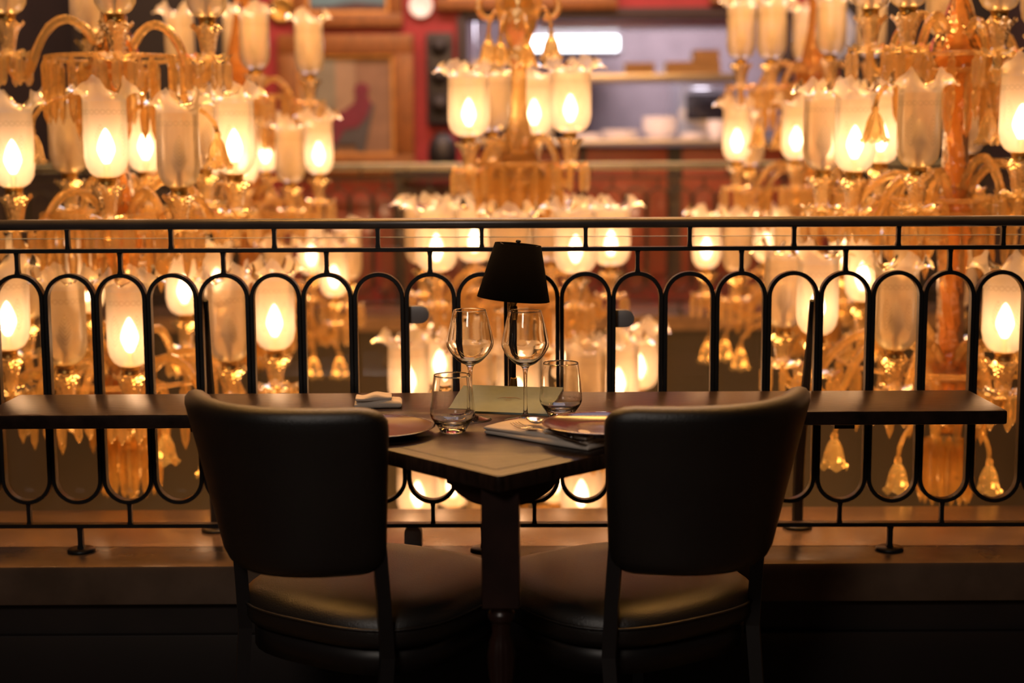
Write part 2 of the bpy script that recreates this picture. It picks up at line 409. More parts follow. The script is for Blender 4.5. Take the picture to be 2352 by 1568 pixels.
# ------------------------------------------------------------------ balustrades
RY = 3.16
AW = 0.1108               # arch spacing
zt = P(1176, 512, RY).z; zm = P(1176, 572, RY).z; za = P(1176, 624, RY).z
zb = P(1176, 1154, RY).z; zl = P(1176, 1204, RY).z; zf = LEDGE_Z
def flared_bar(z0, z1, w=0.0085, fl=0.022, d=0.012):
    """upright iron bar whose two ends flare out into the rails"""
    hgt = z1 - z0; e = min(0.012, hgt * 0.3)
    prof = [(0, fl), (e*0.35, w*1.35), (e, w), (hgt - e, w), (hgt - e*0.35, w*1.35), (hgt, fl)]
    poly = [(x/2, z) for z, x in prof] + [(-x/2, z) for z, x in prof[::-1]]
    m = MB(); R = Matrix(((1,0,0,0),(0,0,-1,0),(0,1,0,z0),(0,0,0,1)))
    m.prism(poly, -d/2, d/2, R); return m
def loop_mesh():
    """one stadium loop of flat bar, centred x=0"""
    hw = AW/2 - 0.0003; tk = 0.0088; d = 0.022
    pts_o = []; pts_i = []
    for (hwid, lst, top, bot) in ((hw, pts_o, za, zb), (hw - tk, pts_i, za - tk, zb + tk)):
        n = 18
        for k in range(n + 1):
            a = PI * k / n; lst.append((hwid*math.cos(a), top - hwid + hwid*math.sin(a)))
        for k in range(n + 1):
            a = PI + PI * k / n; lst.append((hwid*math.cos(a), bot + hwid + hwid*math.sin(a)))
    n = len(pts_o); m = MB(); vs = []
    for (px_, pz_) in pts_o: vs += [(px_, -d/2, pz_), (px_, d/2, pz_)]
    for (px_, pz_) in pts_i: vs += [(px_, -d/2, pz_), (px_, d/2, pz_)]
    fs = []
    for i in range(n):
        j = (i + 1) % n
        fs.append((2*i, 2*j, 2*j+1, 2*i+1))
        fs.append((2*n+2*i, 2*n+2*i+1, 2*n+2*j+1, 2*n+2*j))
        fs.append((2*i, 2*n+2*i, 2*n+2*j, 2*j))
        fs.append((2*i+1, 2*j+1, 2*n+2*j+1, 2*n+2*i+1))
    m.add(vs, fs, True); return m
sp_up = flared_bar(zm, zt - 0.004).mesh('spacer', M['iron'])
sp_mid = flared_bar(za - 0.004, zm).mesh('spacer', M['iron'])
sp_low = flared_bar(zl, zb + 0.004).mesh('spacer', M['iron'])
loop_me = loop_mesh().mesh('arch_loop', M['iron'], bevel=0.0012, seg=1)
legm = flared_bar(zf + 0.004, zl, w=0.011, fl=0.018, d=0.012).mesh('leg', M['iron'])
mfl = MB(); mfl.lathe([(0.0, zf), (0.030, zf), (0.030, zf + 0.005), (0.026, zf + 0.008), (0.0, zf + 0.008)], 28)
flm = mfl.mesh('floor_flange', M['iron'])

def balustrade(label, y, dz, arch0, n0, n1, yaw, legs=True):
    r = thing('balustrade', label, 'railing', (0, y, dz), yaw)
    L0 = arch0 + (n0 - 0.6) * AW; L1 = arch0 + (n1 + 0.6) * AW
    m = MB(); m.tube([(L0, 0, zt), (L1, 0, zt)], 0.0115, 16); m.build('handrail', M['handrail'], r)
    for z, nm in ((zm, 'middle_rail'), (zl, 'lower_rail')):
        m = MB(); m.box((L0, -0.011, z - 0.0045), (L1, 0.011, z + 0.0045)); m.build(nm, M['iron'], r, bevel=0.001, seg=1)
    for k in range(n0, n1 + 1):
        x = arch0 + k * AW
        link_mesh('arch_loop', loop_me, r, (x, 0, 0))
        if k % 2 == 0:
            link_mesh('spacer', sp_mid, r, (x, 0, 0)); link_mesh('spacer', sp_low, r, (x, 0, 0))
        else:
            link_mesh('spacer', sp_up, r, (x, 0, 0))
        if legs and k % 4 == 1:
            lg = link_mesh('leg', legm, r, (x, 0, 0)); link_mesh('floor_flange', flm, lg, (0, 0, 0))
    return r
YAW = -0.012
# arch centred at px 988 is an even one (spacer above it)
a0 = P(988, 624, RY).x
near_rail = balustrade('black iron balustrade of arched loops right behind the set table', RY, 0, a0, -12, 15, YAW)
far_rail = balustrade('distant iron balustrade on the opposite gallery below the painting', FAR_Y, FAR_DZ, a0, -22, 25, 0.0)
# struts that stiffen the near balustrade from behind
for px0, py0, px1 in ((1831, 1215, 1866), (497, 1215, 472)):
    top = P(px1, 690, RY + 0.012 - (px1 - 1176) / F * RY * 0.012); foot = P(px0, 1215, 3.345); foot.z = LEDGE_Z
    inv = near_rail.matrix_basis.inverted()
    m = MB(); mid = foot + (top - foot) * 0.5 + Vector((0.008 if px0 > 1176 else -0.008, 0.03, 0))
    pts = [inv @ v for v in bez(foot + Vector((0, 0, 0.004)), foot + Vector((0, 0, 0.28)), mid, top, 14)]
    m.tube(pts, [0.013] * 8 + [0.012, 0.011, 0.010, 0.009, 0.008, 0.007, 0.006], 8, smooth=False)
    st = m.build('strut', M['iron'], near_rail)
    m = MB(); f2 = inv @ foot
    m.lathe([(0.0, 0), (0.034, 0), (0.034, 0.006), (0.028, 0.009), (0.0, 0.009)], 28, M4=Matrix.Translation(f2))
    m.build('floor_flange', M['iron'], st)
# glass screen behind the near balustrade, with its clips
gz1 = P(1176, 543, RY + 0.035).z
pane = thing('glass_screen', 'clear glass screen standing behind the near iron balustrade', 'glass screen', (0, RY + 0.035, LEDGE_Z), YAW)
m = MB(); m.box((-1.95, -0.004, 0.0), (1.95, 0.004, gz1 - LEDGE_Z - 0.0012)); m.build('pane', M['pane'], pane)
m = MB(); m.box((-1.95, -0.004, gz1 - LEDGE_Z - 0.0012), (1.95, 0.004, gz1 - LEDGE_Z)); m.build('polished_edge', M['pane_edge'], pane)
for px_, py_ in ((940, 722), (1411, 731)):
    c = pane.matrix_basis.inverted() @ P(px_, py_, RY + 0.022)
    m = MB(); r_ = 0.019
    poly = [(-0.006, -r_), (0.024, -r_)] + [(0.024 + r_*math.cos(a), r_*math.sin(a)) for a in [(-PI/2 + PI*k/10) for k in range(1, 10)]] + [(0.024, r_), (-0.006, r_)]
    R = Matrix(((1,0,0,c.x),(0,0,-1,c.y),(0,1,0,c.z),(0,0,0,1)))
    m.prism(poly, -0.016, 0.008, R); m.build('clamp', M['clip'], pane, bevel=0.002)
# rounded foot clamp of the glass
c = pane.matrix_basis.inverted() @ PZ(948, 1262, LEDGE_Z)
m = MB(); w = 0.0195; hh = 0.052
poly = [(-w, 0), (w, 0), (w, hh - w)] + [(w*math.cos(a), hh - w + w*math.sin(a)) for a in [PI*k/12 for k in range(1, 12)]] + [(-w, hh - w)]
m.prism(poly, -0.02, 0.02, Matrix(((1,0,0,c.x),(0,0,-1,0.0),(0,1,0,0.0),(0,0,0,1)))); m.build('foot_clamp', M['clip'], pane, bevel=0.004)
# far glass screen
fg = thing('glass_screen', 'distant glass screen behind the opposite gallery balustrade', 'glass screen', (0, FAR_Y + 0.05, 0.455))
m = MB(); m.box((XL + 0.05, -0.004, 0.0), (XR - 0.05, 0.004, 0.70)); m.build('pane', M['pane'], fg)
m = MB(); m.box((XL + 0.05, -0.012, 0.70), (XR - 0.05, 0.012, 0.735)); m.build('top_rail', M['pane_edge'], fg, bevel=0.002)

# ------------------------------------------------------------------ table with its pointed front
TZ = 0.75
nose = PZ(1145, 1093, TZ)
def dirv(deg): return Vector((math.cos(math.radians(deg)), math.sin(math.radians(deg)), 0))
dl, dr = dirv(180 - 47.6), dirv(43.6)
yf = PZ(1176, 948, TZ).y; yb = PZ(1176, 900, TZ).y
tl = (yf - nose.y) / dl.y; tr_ = (yf - nose.y) / dr.y
JL = nose + dl * tl; JR = nose + dr * tr_
SX0, SX1 = -1.04, PZ(2326, 948, TZ).x
tyaw = -0.008
poly = [(SX0, yb), (SX0, yf), (JL.x, yf)]
rc = 0.012
for k in range(5):
    t_ = k / 4; p = (nose + dl * rc) * (1-t_)**2 + nose * 2*t_*(1-t_) + (nose + dr * rc) * t_**2
    poly.append((p.x, p.y))
poly += [(JR.x, yf), (SX1, yf), (SX1, yb)]
table = thing('dining_table', 'dark wooden table with a pointed front and long back shelf, set for dinner', 'table', (nose.x, nose.y + 0.1, 0))
org = Vector(table.location)
TT = 0.028
poly = [(x - org.x, y - org.y) for x, y in poly]
m = MB(); m.prism(poly, TZ - TT, TZ); top = m.build('tabletop', M['table'], table, bevel=0.005)
# inlaid line that follows the pointed edge
ci = PZ(1139.8, 1078.4, TZ) - org
for d_ in (dl, dr):
    m = MB(); ang = math.atan2(d_.y, d_.x)
    m.box((-0.001, -0.0012, TZ - 0.002), (0.72 if d_ is dl else 0.70, 0.0012, TZ + 0.0004), Matrix.Translation((ci.x, ci.y, 0)) @ Matrix.Rotation(ang, 4, 'Z'))
    m.build('inlay_line', M['inlay'], table)
# apron brackets at the pointed corner: solid with a stepped, curved lower edge
legc = nose + (dl + dr).normalized() * 0.075 - org; legc.z = 0.0
for d_, sgn in ((dl, 1), (dr, -1)):
    ang = math.atan2(d_.y, d_.x)
    prof = [(0.0, -0.042), (0.050, -0.0415)] + [(0.050 + 0.060 * k / 8, -0.0415 + 0.016 * (1 - math.cos(PI * k / 16))) for k in range(1, 9)] + [(0.112, -0.021), (0.124, -0.019), (0.124, 0.0), (0.0, 0.0)]
    m = MB(); o2 = legc + Vector((0, 0, TZ - TT)) 
    R = Matrix.Translation(o2) @ Matrix.Rotation(ang, 4, 'Z') @ Matrix(((1,0,0,0),(0,0,-1,0),(0,1,0,0),(0,0,0,1)))
    m.prism([(x, z) for x, z in prof], -0.012, 0.012, R); m.build('apron_bracket', M['table_side'], table, bevel=0.002)
# front leg: square block, then turned baluster
LW = 0.0305
m = MB()
R = Matrix.Translation((legc.x, legc.y, 0)) @ Matrix.Rotation(math.radians(-2), 4, 'Z')
m.box((-LW, -LW, 0.52), (LW, LW, TZ - TT), R)
lp = [(0.0, 0.0), (0.016, 0.0), (0.019, 0.02), (0.015, 0.03), (0.017, 0.10), (0.022, 0.30), (0.0225, 0.36), (0.016, 0.372), (0.0195, 0.378), (0.0195, 0.388), (0.021, 0.40), (0.0235, 0.43), (0.020, 0.455), (0.0155, 0.47), (0.0165, 0.49), (0.022, 0.495), (0.022, 0.505), (0.018, 0.51), (0.022, 0.522), (0.0, 0.522)]
m.lathe(lp, 40, fn=lambda i, a, r, z: (r * (1 + (0.05 * math.cos(12 * a) if 0.03 < z < 0.465 else 0)), z), M4=R)
m.build('leg', M['table_side'], table, bevel=0.0015, seg=1)
for lx in (-0.62, 0.66):
    m = MB(); m.box((lx - org.x - 0.02, yb - org.y - 0.01, TZ - TT - 0.018), (lx - org.x + 0.02, RY - 0.011 - org.y + lx * -0.012, TZ - TT))
    m.box((lx - org.x - 0.02, yf - org.y + 0.06, TZ - TT - 0.018), (lx - org.x + 0.02, yb - org.y, TZ - TT))
    m.build('support_bracket', M['iron'], table)

# ------------------------------------------------------------------ chairs
def make_chair(label, mirror):
    """origin at the back centre on the floor, facing +y locally; built for the right chair"""
    n_ = thing('dining_chair', label, 'chair', (0, 0, 0), 0, 'black leather chairs drawn up to the pointed table')
    NB = 26; TH = 0.05
    def arc(u, wid, sag):           # u -1..1  -> plan position of the back shell
        return Vector((u * wid, sag * (u * u) - 0.0, 0))
    # curved padded back: grid over (u, v) with rounded rim
    m = MB(); rows = 16; zb0, zt0 = 0.550, 0.848
    vs = []; fs = []
    def surf(u, v, side):
        wid = 0.160 + 0.054 * v; sag = 0.115
        z = zb0 + (zt0 - zb0) * v
        lean = -0.055 * (v - 0.2)
        # superellipse rim rounding
        p = arc(u, wid, sag)
        nx = Vector((2 * sag * u / wid, -1, 0)).normalized()
        edge = min(1 - abs(u), 1.0) * wid
        ev = min(v, 1 - v) * (zt0 - zb0)
        rim = min(edge, ev) / 0.022
        rim = max(0.0, min(1.0, rim)); th = TH / 2 * math.sqrt(max(0, 1 - (1 - rim) ** 2)) * (1.0 if side > 0 else 1.0)
        q = p + nx * (side * th)
        return Vector((q.x, q.y + lean, z))
    us = [-1 + 2 * (0.5 - 0.5 * math.cos(PI * i / NB)) for i in range(NB + 1)]
    vv = [0.5 - 0.5 * math.cos(PI * j / rows) for j in range(rows + 1)]
    def round_uv(u, v):             # round the four corners of the outline
        wid = 0.2; hgt = zt0 - zb0; rcn = 0.035
        x = abs(u) * wid; z = (v - 0.5) * hgt
        cx, cz = wid - rcn, hgt / 2 - rcn
        if x > cx and abs(z) > cz:
            dx, dz = x - cx, abs(z) - cz; mx = max(dx, dz); L = math.hypot(dx, dz)
            if L > 0: dx, dz = dx * mx / L, dz * mx / L
            x, z = cx + dx, (cz + dz) * (1 if z > 0 else -1)
        return math.copysign(x / wid, u), z / hgt + 0.5
    idx = {}
    for side in (1, -1):
        for i, u in enumerate(us):
            for j, v in enumerate(vv):
                rim_pt = i in (0, NB) or j in (0, rows)
                if rim_pt and side == -1: idx[(side, i, j)] = idx[(1, i, j)]; continue
                uu, v2 = round_uv(u, v)
                mid = surf(uu, v2, 0)
                if rim_pt: q = mid
                else:
                    wid = 0.160 + 0.054 * v2; sag = 0.115
                    nx = Vector((2 * sag * uu / wid, -1, 0)).normalized()
                    eu = min(i, NB - i); ej = min(j, rows - j)
                    d = min((1 - abs(u)) * 0.2, min(v, 1 - v) * (zt0 - zb0)) / 0.024
                    d = min(1, d); q = mid + nx * (side * TH / 2 * math.sqrt(1 - (1 - d) ** 2))
                idx[(side, i, j)] = len(vs); vs.append(q)
    for side in (1, -1):
        for i in range(NB):
            for j in range(rows):
                f = (idx[(side,i,j)], idx[(side,i+1,j)], idx[(side,i+1,j+1)], idx[(side,i,j+1)])
                fs.append(f if side == 1 else f[::-1])
    m.add(vs, fs, True); m.build('backrest', M['leather'], n_)
    # piping along the outline on the rear face
    # seat cushion: rounded, domed
    m = MB(); n = 48; prof = [(0.0, 0.488), (0.45, 0.487), (0.75, 0.483), (0.90, 0.475), (0.97, 0.463), (1.0, 0.447), (1.0, 0.425), (0.97, 0.412), (0.90, 0.408), (0.0, 0.408)]
    def seatfn(i, a, r, z):
        ca, sa = math.cos(a), math.sin(a)
        p_ = 3.0
        k = (abs(ca) ** p_ + abs(sa) ** p_) ** (-1 / p_)
        return r * k * 0.222, z
    cs = Matrix.Translation((0.0, 0.315, 0))
    m.lathe(prof, n, seatfn, M4=cs); seat = m.build('seat', M['leather'], n_)
    m = MB(); ring = []
    for k in range(n):
        a = 2 * PI * k / n; r, _ = seatfn(0, a, 1.003, 0)
        ring.append(cs @ Vector((r * math.cos(a), r * math.sin(a), 0.447)))
    m.tube(ring, 0.003, 6, closed=True); m.build('piping', M['leather'], seat)
    m = MB(); m.lathe([(0.0, 0.36), (0.92, 0.36), (0.92, 0.409), (0.0, 0.409)], n, seatfn, M4=cs); m.build('seat_frame', M['chair_wood'], n_)
    for sx in (-1, 1):
        x0 = sx * 0.160
        m = MB(); m.tube([(x0, 0.108, 0.60), (x0, 0.118, 0.50), (x0 * 1.0, 0.125, 0.40), (x0, 0.10, 0.2), (x0 * 1.06, 0.03, 0.0)], [0.016, 0.0165, 0.017, 0.016, 0.013], 4, smooth=False)
        m.build('leg', M['chair_wood'], n_)
        m = MB(); m.tube([(sx * 0.165, 0.47, 0.37), (sx * 0.165, 0.475, 0.2), (sx * 0.165, 0.48, 0.0)], [0.019, 0.016, 0.012], 4, smooth=False)
        m.build('leg', M['chair_wood'], n_)
    return n_
# right chair: back chord runs from the near inner end to the far outer end
pa = Vector((0.136, 2.405, 0)); pb_ = Vector((0.474, 2.615, 0))
ang = math.atan2(pb_.y - pa.y, pb_.x - pa.x)
ch = make_chair('black leather dining chair with curved back, right of the table point', False)
mid = (pa + pb_) / 2
nrm = Vector((-math.sin(ang), math.cos(ang), 0))
ch.location = mid - nrm * 0.115; ch.rotation_euler = (0, 0, ang)
MX = -0.026
ch2 = copy_tree(ch); ch2['label'] = 'black leather dining chair with curved back, left of the table point'
ch2.location = (2 * MX - ch.location.x, ch.location.y, 0); ch2.rotation_euler = (0, 0, -ang)
# ------------------------------------------------------------------ tableware
def lathe_thing(name, label, cat, loc, prof, mat, n=64, group=None):
    m = MB(); m.lathe(prof, n); o = m.build(name, mat); o.location = loc
    return tag(o, label, cat, group)
def smooth_prof(pts, sub=4):
    out = []
    for i in range(len(pts) - 1):
        p0 = pts[max(i-1, 0)]; p1 = pts[i]; p2 = pts[i+1]; p3 = pts[min(i+2, len(pts)-1)]
        for k in range(sub):
            t = k / sub
            out.append(tuple(0.5 * ((2*p1[j]) + (-p0[j]+p2[j])*t + (2*p0[j]-5*p1[j]+4*p2[j]-p3[j])*t*t + (-p0[j]+3*p1[j]-3*p2[j]+p3[j])*t**3) for j in (0, 1)))
    out.append(pts[-1]); return out
def wine_profile():
    outer = [(0.0, 0.0), (0.036, 0.0), (0.0395, 0.0012), (0.039, 0.0022), (0.028, 0.0042), (0.012, 0.008), (0.0055, 0.014), (0.0040, 0.024), (0.0036, 0.050), (0.0036, 0.080), (0.0046, 0.096), (0.0085, 0.1045), (0.020, 0.1105), (0.0335, 0.1235), (0.0420, 0.1365), (0.0447, 0.1445), (0.0443, 0.152), (0.0400, 0.173), (0.0350, 0.193), (0.0304, 0.2078), (0.03005, 0.2093), (0.02985, 0.2098)]
    inner = [(0.0295, 0.2099), (0.0293, 0.2094), (0.0297, 0.2078), (0.0343, 0.193), (0.0388, 0.173), (0.0430, 0.152), (0.0434, 0.1450), (0.0408, 0.1375), (0.0325, 0.1252), (0.019, 0.1135), (0.008, 0.1105), (0.0, 0.1100)]
    return smooth_prof(outer, 3) + smooth_prof(inner, 3)
g1 = PZ(1081, 963, TZ); g2 = PZ(1207, 967, TZ)
wp = wine_profile()
lathe_thing('wine_glass', 'empty stemmed wine glass standing left of the lamp, behind the front tumbler', 'wine glass', g1, wp, M['glass'], 72, 'wine glasses in the middle of the table')
o2 = copy_tree(bpy.data.objects['wine_glass']); o2.location = g2
o2['label'] = 'empty stemmed wine glass in front of the menu card, beside the fork'
def tumbler_profile():
    outer = [(0.0, 0.0015), (0.018, 0.0), (0.0225, 0.0005), (0.0245, 0.004), (0.028, 0.010), (0.0365, 0.022), (0.0402, 0.030), (0.0408, 0.037), (0.0395, 0.054), (0.0365, 0.081), (0.0339, 0.1025), (0.03365, 0.1042), (0.0334, 0.1050)]
    inner = [(0.0329, 0.1051), (0.0326, 0.1043), (0.0329, 0.1025), (0.0357, 0.081), (0.0384, 0.054), (0.0396, 0.038), (0.0388, 0.0315), (0.0345, 0.0235), (0.022, 0.0165), (0.010, 0.0145), (0.0, 0.014)]
    return smooth_prof(outer, 3) + smooth_prof(inner, 3)
t1 = PZ(1040, 991, TZ); t2 = PZ(1288, 957, TZ)
lathe_thing('tumbler', 'empty clear tumbler at the front, left of the napkin', 'tumbler', t1, tumbler_profile(), M['glass'], 72, 'stemless tumblers on the table')
o2 = copy_tree(bpy.data.objects['tumbler']); o2.location = t2
o2['label'] = 'empty clear tumbler standing behind the plum plate on the right'

def plate(name, label, loc, R_, mat, rimmat, tilt=(0, 0, 0)):
    r = thing(name, label, 'plate', loc)
    r.rotation_euler = tilt
    m = MB(); m.lathe(smooth_prof([(0.0, 0.0), (0.55*R_, 0.0), (0.60*R_, 0.003), (0.85*R_, 0.010), (R_ - 0.001, 0.0150), (R_, 0.0160)], 3) + smooth_prof([(R_ - 0.0015, 0.0168), (R_ - 0.006, 0.0162)], 2), 72)
    m.build('underside', rimmat, r)
    m = MB(); m.lathe(smooth_prof([(R_ - 0.006, 0.0162), (0.86*R_, 0.0126), (0.66*R_, 0.0075), (0.5*R_, 0.006), (0.0, 0.006)], 3), 72)
    m.build('glazed_face', mat, r)
    return r
pc = PZ(1384, 970, TZ + 0.036); plR = plate('plate', 'plum glazed plate resting on the folded napkin, before the right chair', pc - Vector((0, 0, 0.0160)), 0.1055, M['plate_purple'], M['plate_rim'])
pc2 = PZ(858, 972, TZ + 0.020); plate('plate', 'orange glazed plate with dark rim, before the left chair', Vector((pc2.x, pc2.y, TZ)), 0.111, M['plate_orange'], M['plate_dark'])

# napkins
def napkin_slab(m, L, W, Tk, off=(0, 0, 0), seed=1, nx=26, ny=12, wav=0.0012, droop=0.0):
    rnd = random.Random(seed); ph = [rnd.uniform(0, 6.28) for _ in range(6)]
    vs = []; fs = []
    def prof(u):                     # rounded fold at both ends
        e = min(u, 1 - u) * L / (Tk / 2)
        return 1.0 if e >= 1 else math.sqrt(max(0.0, 1 - (1 - e) ** 2))
    us = [0.5 - 0.5 * math.cos(PI * i / nx) for i in range(nx + 1)]; vs_ = [0.5 - 0.5 * math.cos(PI * j / ny) for j in range(ny + 1)]
    idx = {}
    for s in (1, -1):
        for i, u in enumerate(us):
            for j, v in enumerate(vs_):
                rim = i in (0, nx) or j in (0, ny)
                if rim and s == -1: idx[(s, i, j)] = idx[(1, i, j)]; continue
                ev = min(v, 1 - v) * W / (Tk / 2); kv = 1.0 if ev >= 1 else math.sqrt(max(0, 1 - (1 - ev) ** 2))
                h = Tk / 2 * min(prof(u), kv)
                wz = wav * (math.sin(9 * u + ph[0]) + math.sin(7 * v + 5 * u + ph[1])) if s > 0 else 0
                x = u * L; y = (v - 0.5) * W + 0.004 * math.sin(3 * u + ph[2])
                z = Tk / 2 + s * h + wz * min(prof(u), kv) - droop * u * u
                idx[(s, i, j)] = len(vs); vs.append(Vector((x + off[0], y + off[1], z + off[2])))
    for s in (1, -1):
        for i in range(nx):
            for j in range(ny):
                f = (idx[(s,i,j)], idx[(s,i+1,j)], idx[(s,i+1,j+1)], idx[(s,i,j+1)])
                fs.append(f if s == 1 else f[::-1])
    m.add(vs, fs, True)
A_ = PZ(1127, 996, TZ); B_ = PZ(1379, 1036, TZ)
nang = math.atan2(B_.y - A_.y, B_.x - A_.x)
nap = thing('napkin', 'cream folded napkin holding the fork and spoon', 'napkin', (A_.x, A_.y, TZ), nang)
m = MB(); napkin_slab(m, 0.240, 0.112, 0.010, (-0.008, 0.044, 0.0), 3, wav=0.0007); m.build('lower_fold', M['napkin'], nap)
m = MB(); napkin_slab(m, 0.230, 0.106, 0.008, (-0.006, 0.043, 0.0088), 5, wav=0.0006); m.build('upper_fold', M['napkin'], nap)
m = MB(); napkin_slab(m, 0.098, 0.046, 0.006, (0.132, 0.006, 0.0195), 8, wav=0.0005); m.build('pocket_flap', M['napkin'], nap)
Ln = PZ(800, 935, TZ)
nap2 = thing('napkin', 'cream rolled napkin lying behind the orange plate', 'napkin', (PZ(815, 935, TZ).x, PZ(815, 935, TZ).y, TZ), math.radians(4))
m = MB(); napkin_slab(m, 0.094, 0.055, 0.016, (0, 0, 0), 11, wav=0.002); m.build('lower_fold', M['napkin'], nap2)
m = MB(); napkin_slab(m, 0.072, 0.045, 0.011, (0.002, 0.0, 0.0145), 12, wav=0.002); m.build('upper_fold', M['napkin'], nap2)

# cutlery lying on the napkin
NZ = TZ + 0.0176
def cutlery_frame(p_tip, p_end):
    d = (p_end - p_tip); a = math.atan2(d.y, d.x); return a, d.length
ft, fe = PZ(1181, 974, NZ + 0.004), PZ(1284, 1004, NZ)
a_, L_ = cutlery_frame(ft, fe)
fork = thing('fork', 'steel fork with four tines lying on the cream napkin', 'fork', (ft.x, ft.y, NZ), a_)
m = MB()
for k in range(4):
    y = (k - 1.5) * 0.0060
    m.tube([(0.0, y, 0.0075), (0.012, y, 0.0042), (0.028, y * 1.03, 0.0025), (0.044, y, 0.0035)], [0.0006, 0.0011, 0.0013, 0.0014], 6, flat=0.8)
m.build('tines', M['steel'], fork)
m = MB(); vs = []; fs = []
st = [(0.040, 0.0105, 0.0030), (0.050, 0.0110, 0.0036), (0.060, 0.0085, 0.0050), (0.070, 0.0040, 0.0058), (0.085, 0.0028, 0.0056), (0.11, 0.0030, 0.0045), (0.15, 0.0050, 0.0030), (0.185, 0.0068, 0.0028), (0.192, 0.0040, 0.0028)]
def blade(m, st, tk=0.0011):
    vs = []; fs = []
    for (x, w, z) in st:
        for k in range(10):
            a = 2 * PI * k / 10; vs.append((x, w * math.cos(a), z + tk * math.sin(a)))
    n = 10
    for i in range(len(st) - 1):
        for k in range(n):
            fs.append((i*n+k, i*n+(k+1) % n, (i+1)*n+(k+1) % n, (i+1)*n+k))
    fs.append(tuple(range(n))[::-1]); fs.append(tuple((len(st)-1)*n + k for k in range(n)))
    m.add(vs, fs, True)
blade(m, st); m.build('handle', M['steel'], fork)
s0, s1 = PZ(1216, 969, NZ + 0.003), PZ(1290, 1000, NZ)
a_, L_ = cutlery_frame(s0, s1)
spoon = thing('spoon', 'steel spoon lying bowl up on the cream napkin beside the plate', 'spoon', (s0.x, s0.y, NZ + 0.004), a_)
m = MB(); vs = []; fs = []; nu, nv = 14, 18
for i in range(nu + 1):
    r_ = i / nu
    for k in range(nv):
        a = 2 * PI * k / nv
        x = 0.026 + 0.026 * r_ * math.cos(a); y = 0.0175 * r_ * math.sin(a)
        vs.append((x, y, 0.0005 + 0.0075 * r_ ** 2))
for i in range(nu):
    for k in range(nv): fs.append((i*nv+k, i*nv+(k+1) % nv, (i+1)*nv+(k+1) % nv, (i+1)*nv+k))
o_ = len(vs)
for (x, y, z) in list(vs): vs.append((x, y, z + 0.0009))
fs += [tuple(o_ + q for q in f[::-1]) for f in fs[:]]
for k in range(nv):
    i0 = nu * nv + k; i1 = nu * nv + (k + 1) % nv; fs.append((i0, i1, o_ + i1, o_ + i0))
m.add(vs, fs, True); m.build('bowl', M['steel'], spoon)
m = MB(); blade(m, [(0.049, 0.0045, 0.0085), (0.060, 0.0030, 0.0088), (0.08, 0.0030, 0.0070), (0.12, 0.0042, 0.0030), (0.16, 0.006, 0.0005), (0.166, 0.003, 0.0005)], 0.0012); m.build('handle', M['steel'], spoon)

# menu card leaning on the lamp foot
mb0 = PZ(1027, 946, TZ); mb1 = PZ(1262, 955, TZ)
mang = math.atan2(mb1.y - mb0.y, mb1.x - mb0.x)
mw = (mb1 - mb0).length
menu = thing('menu_card', 'pale green menu card with copper crest leaning on the lamp foot', 'menu', mb0, mang)
depth = 0.135; lift = 0.030
tl_ = math.atan2(lift, depth); ml = math.hypot(lift, depth)
RM = Matrix.Rotation(tl_, 4, 'X')
m = MB(); m.box((0, 0, 0.0002), (mw, ml, 0.0016), RM); m.box((0.001, 0.001, 0.0022), (mw - 0.0005, ml - 0.001, 0.0036), RM)
m.build('folded_card', M['card'], menu)
cx = mw * 0.53; cy = ml * 0.50
cm = Matrix(menu.matrix_basis)
crest = MB()
def on_card(x, y, z=0.0039): return RM @ Vector((x, y, z))
for sgn in (-1, 1):      # two spread feathers meeting under a small crown, three short text lines beneath
    pts = [on_card(cx + sgn * t_ * 0.024, cy + 0.004 + 0.009 * t_ * (1 - t_) * 2 - 0.004 * t_) for t_ in [k / 8 for k in range(9)]]
    crest.tube(pts, [0.0007, 0.0010, 0.0012, 0.0012, 0.0011, 0.0010, 0.0008, 0.0006, 0.0003], 6, flat=0.3)
for k in range(5):
    crest.tube([on_card(cx + (k - 2) * 0.0022, cy + 0.006), on_card(cx + (k - 2) * 0.0026, cy + 0.010 - abs(k - 2) * 0.0012)], 0.0005, 5, flat=0.3)
for row, n in ((0, 7), (1, 5), (2, 3)):
    for k in range(n):
        xx = cx + (k - (n - 1) / 2) * 0.0032; yy = cy - 0.002 - row * 0.0042
        crest.tube([on_card(xx - 0.001, yy), on_card(xx + 0.0009, yy + (0.0008 if k % 2 else -0.0004))], 0.0004, 5, flat=0.3)
cr_o = crest.build('printed_crest', M['crest'], menu); cr_o['label'] = 'small copper coloured crest printed on the menu'

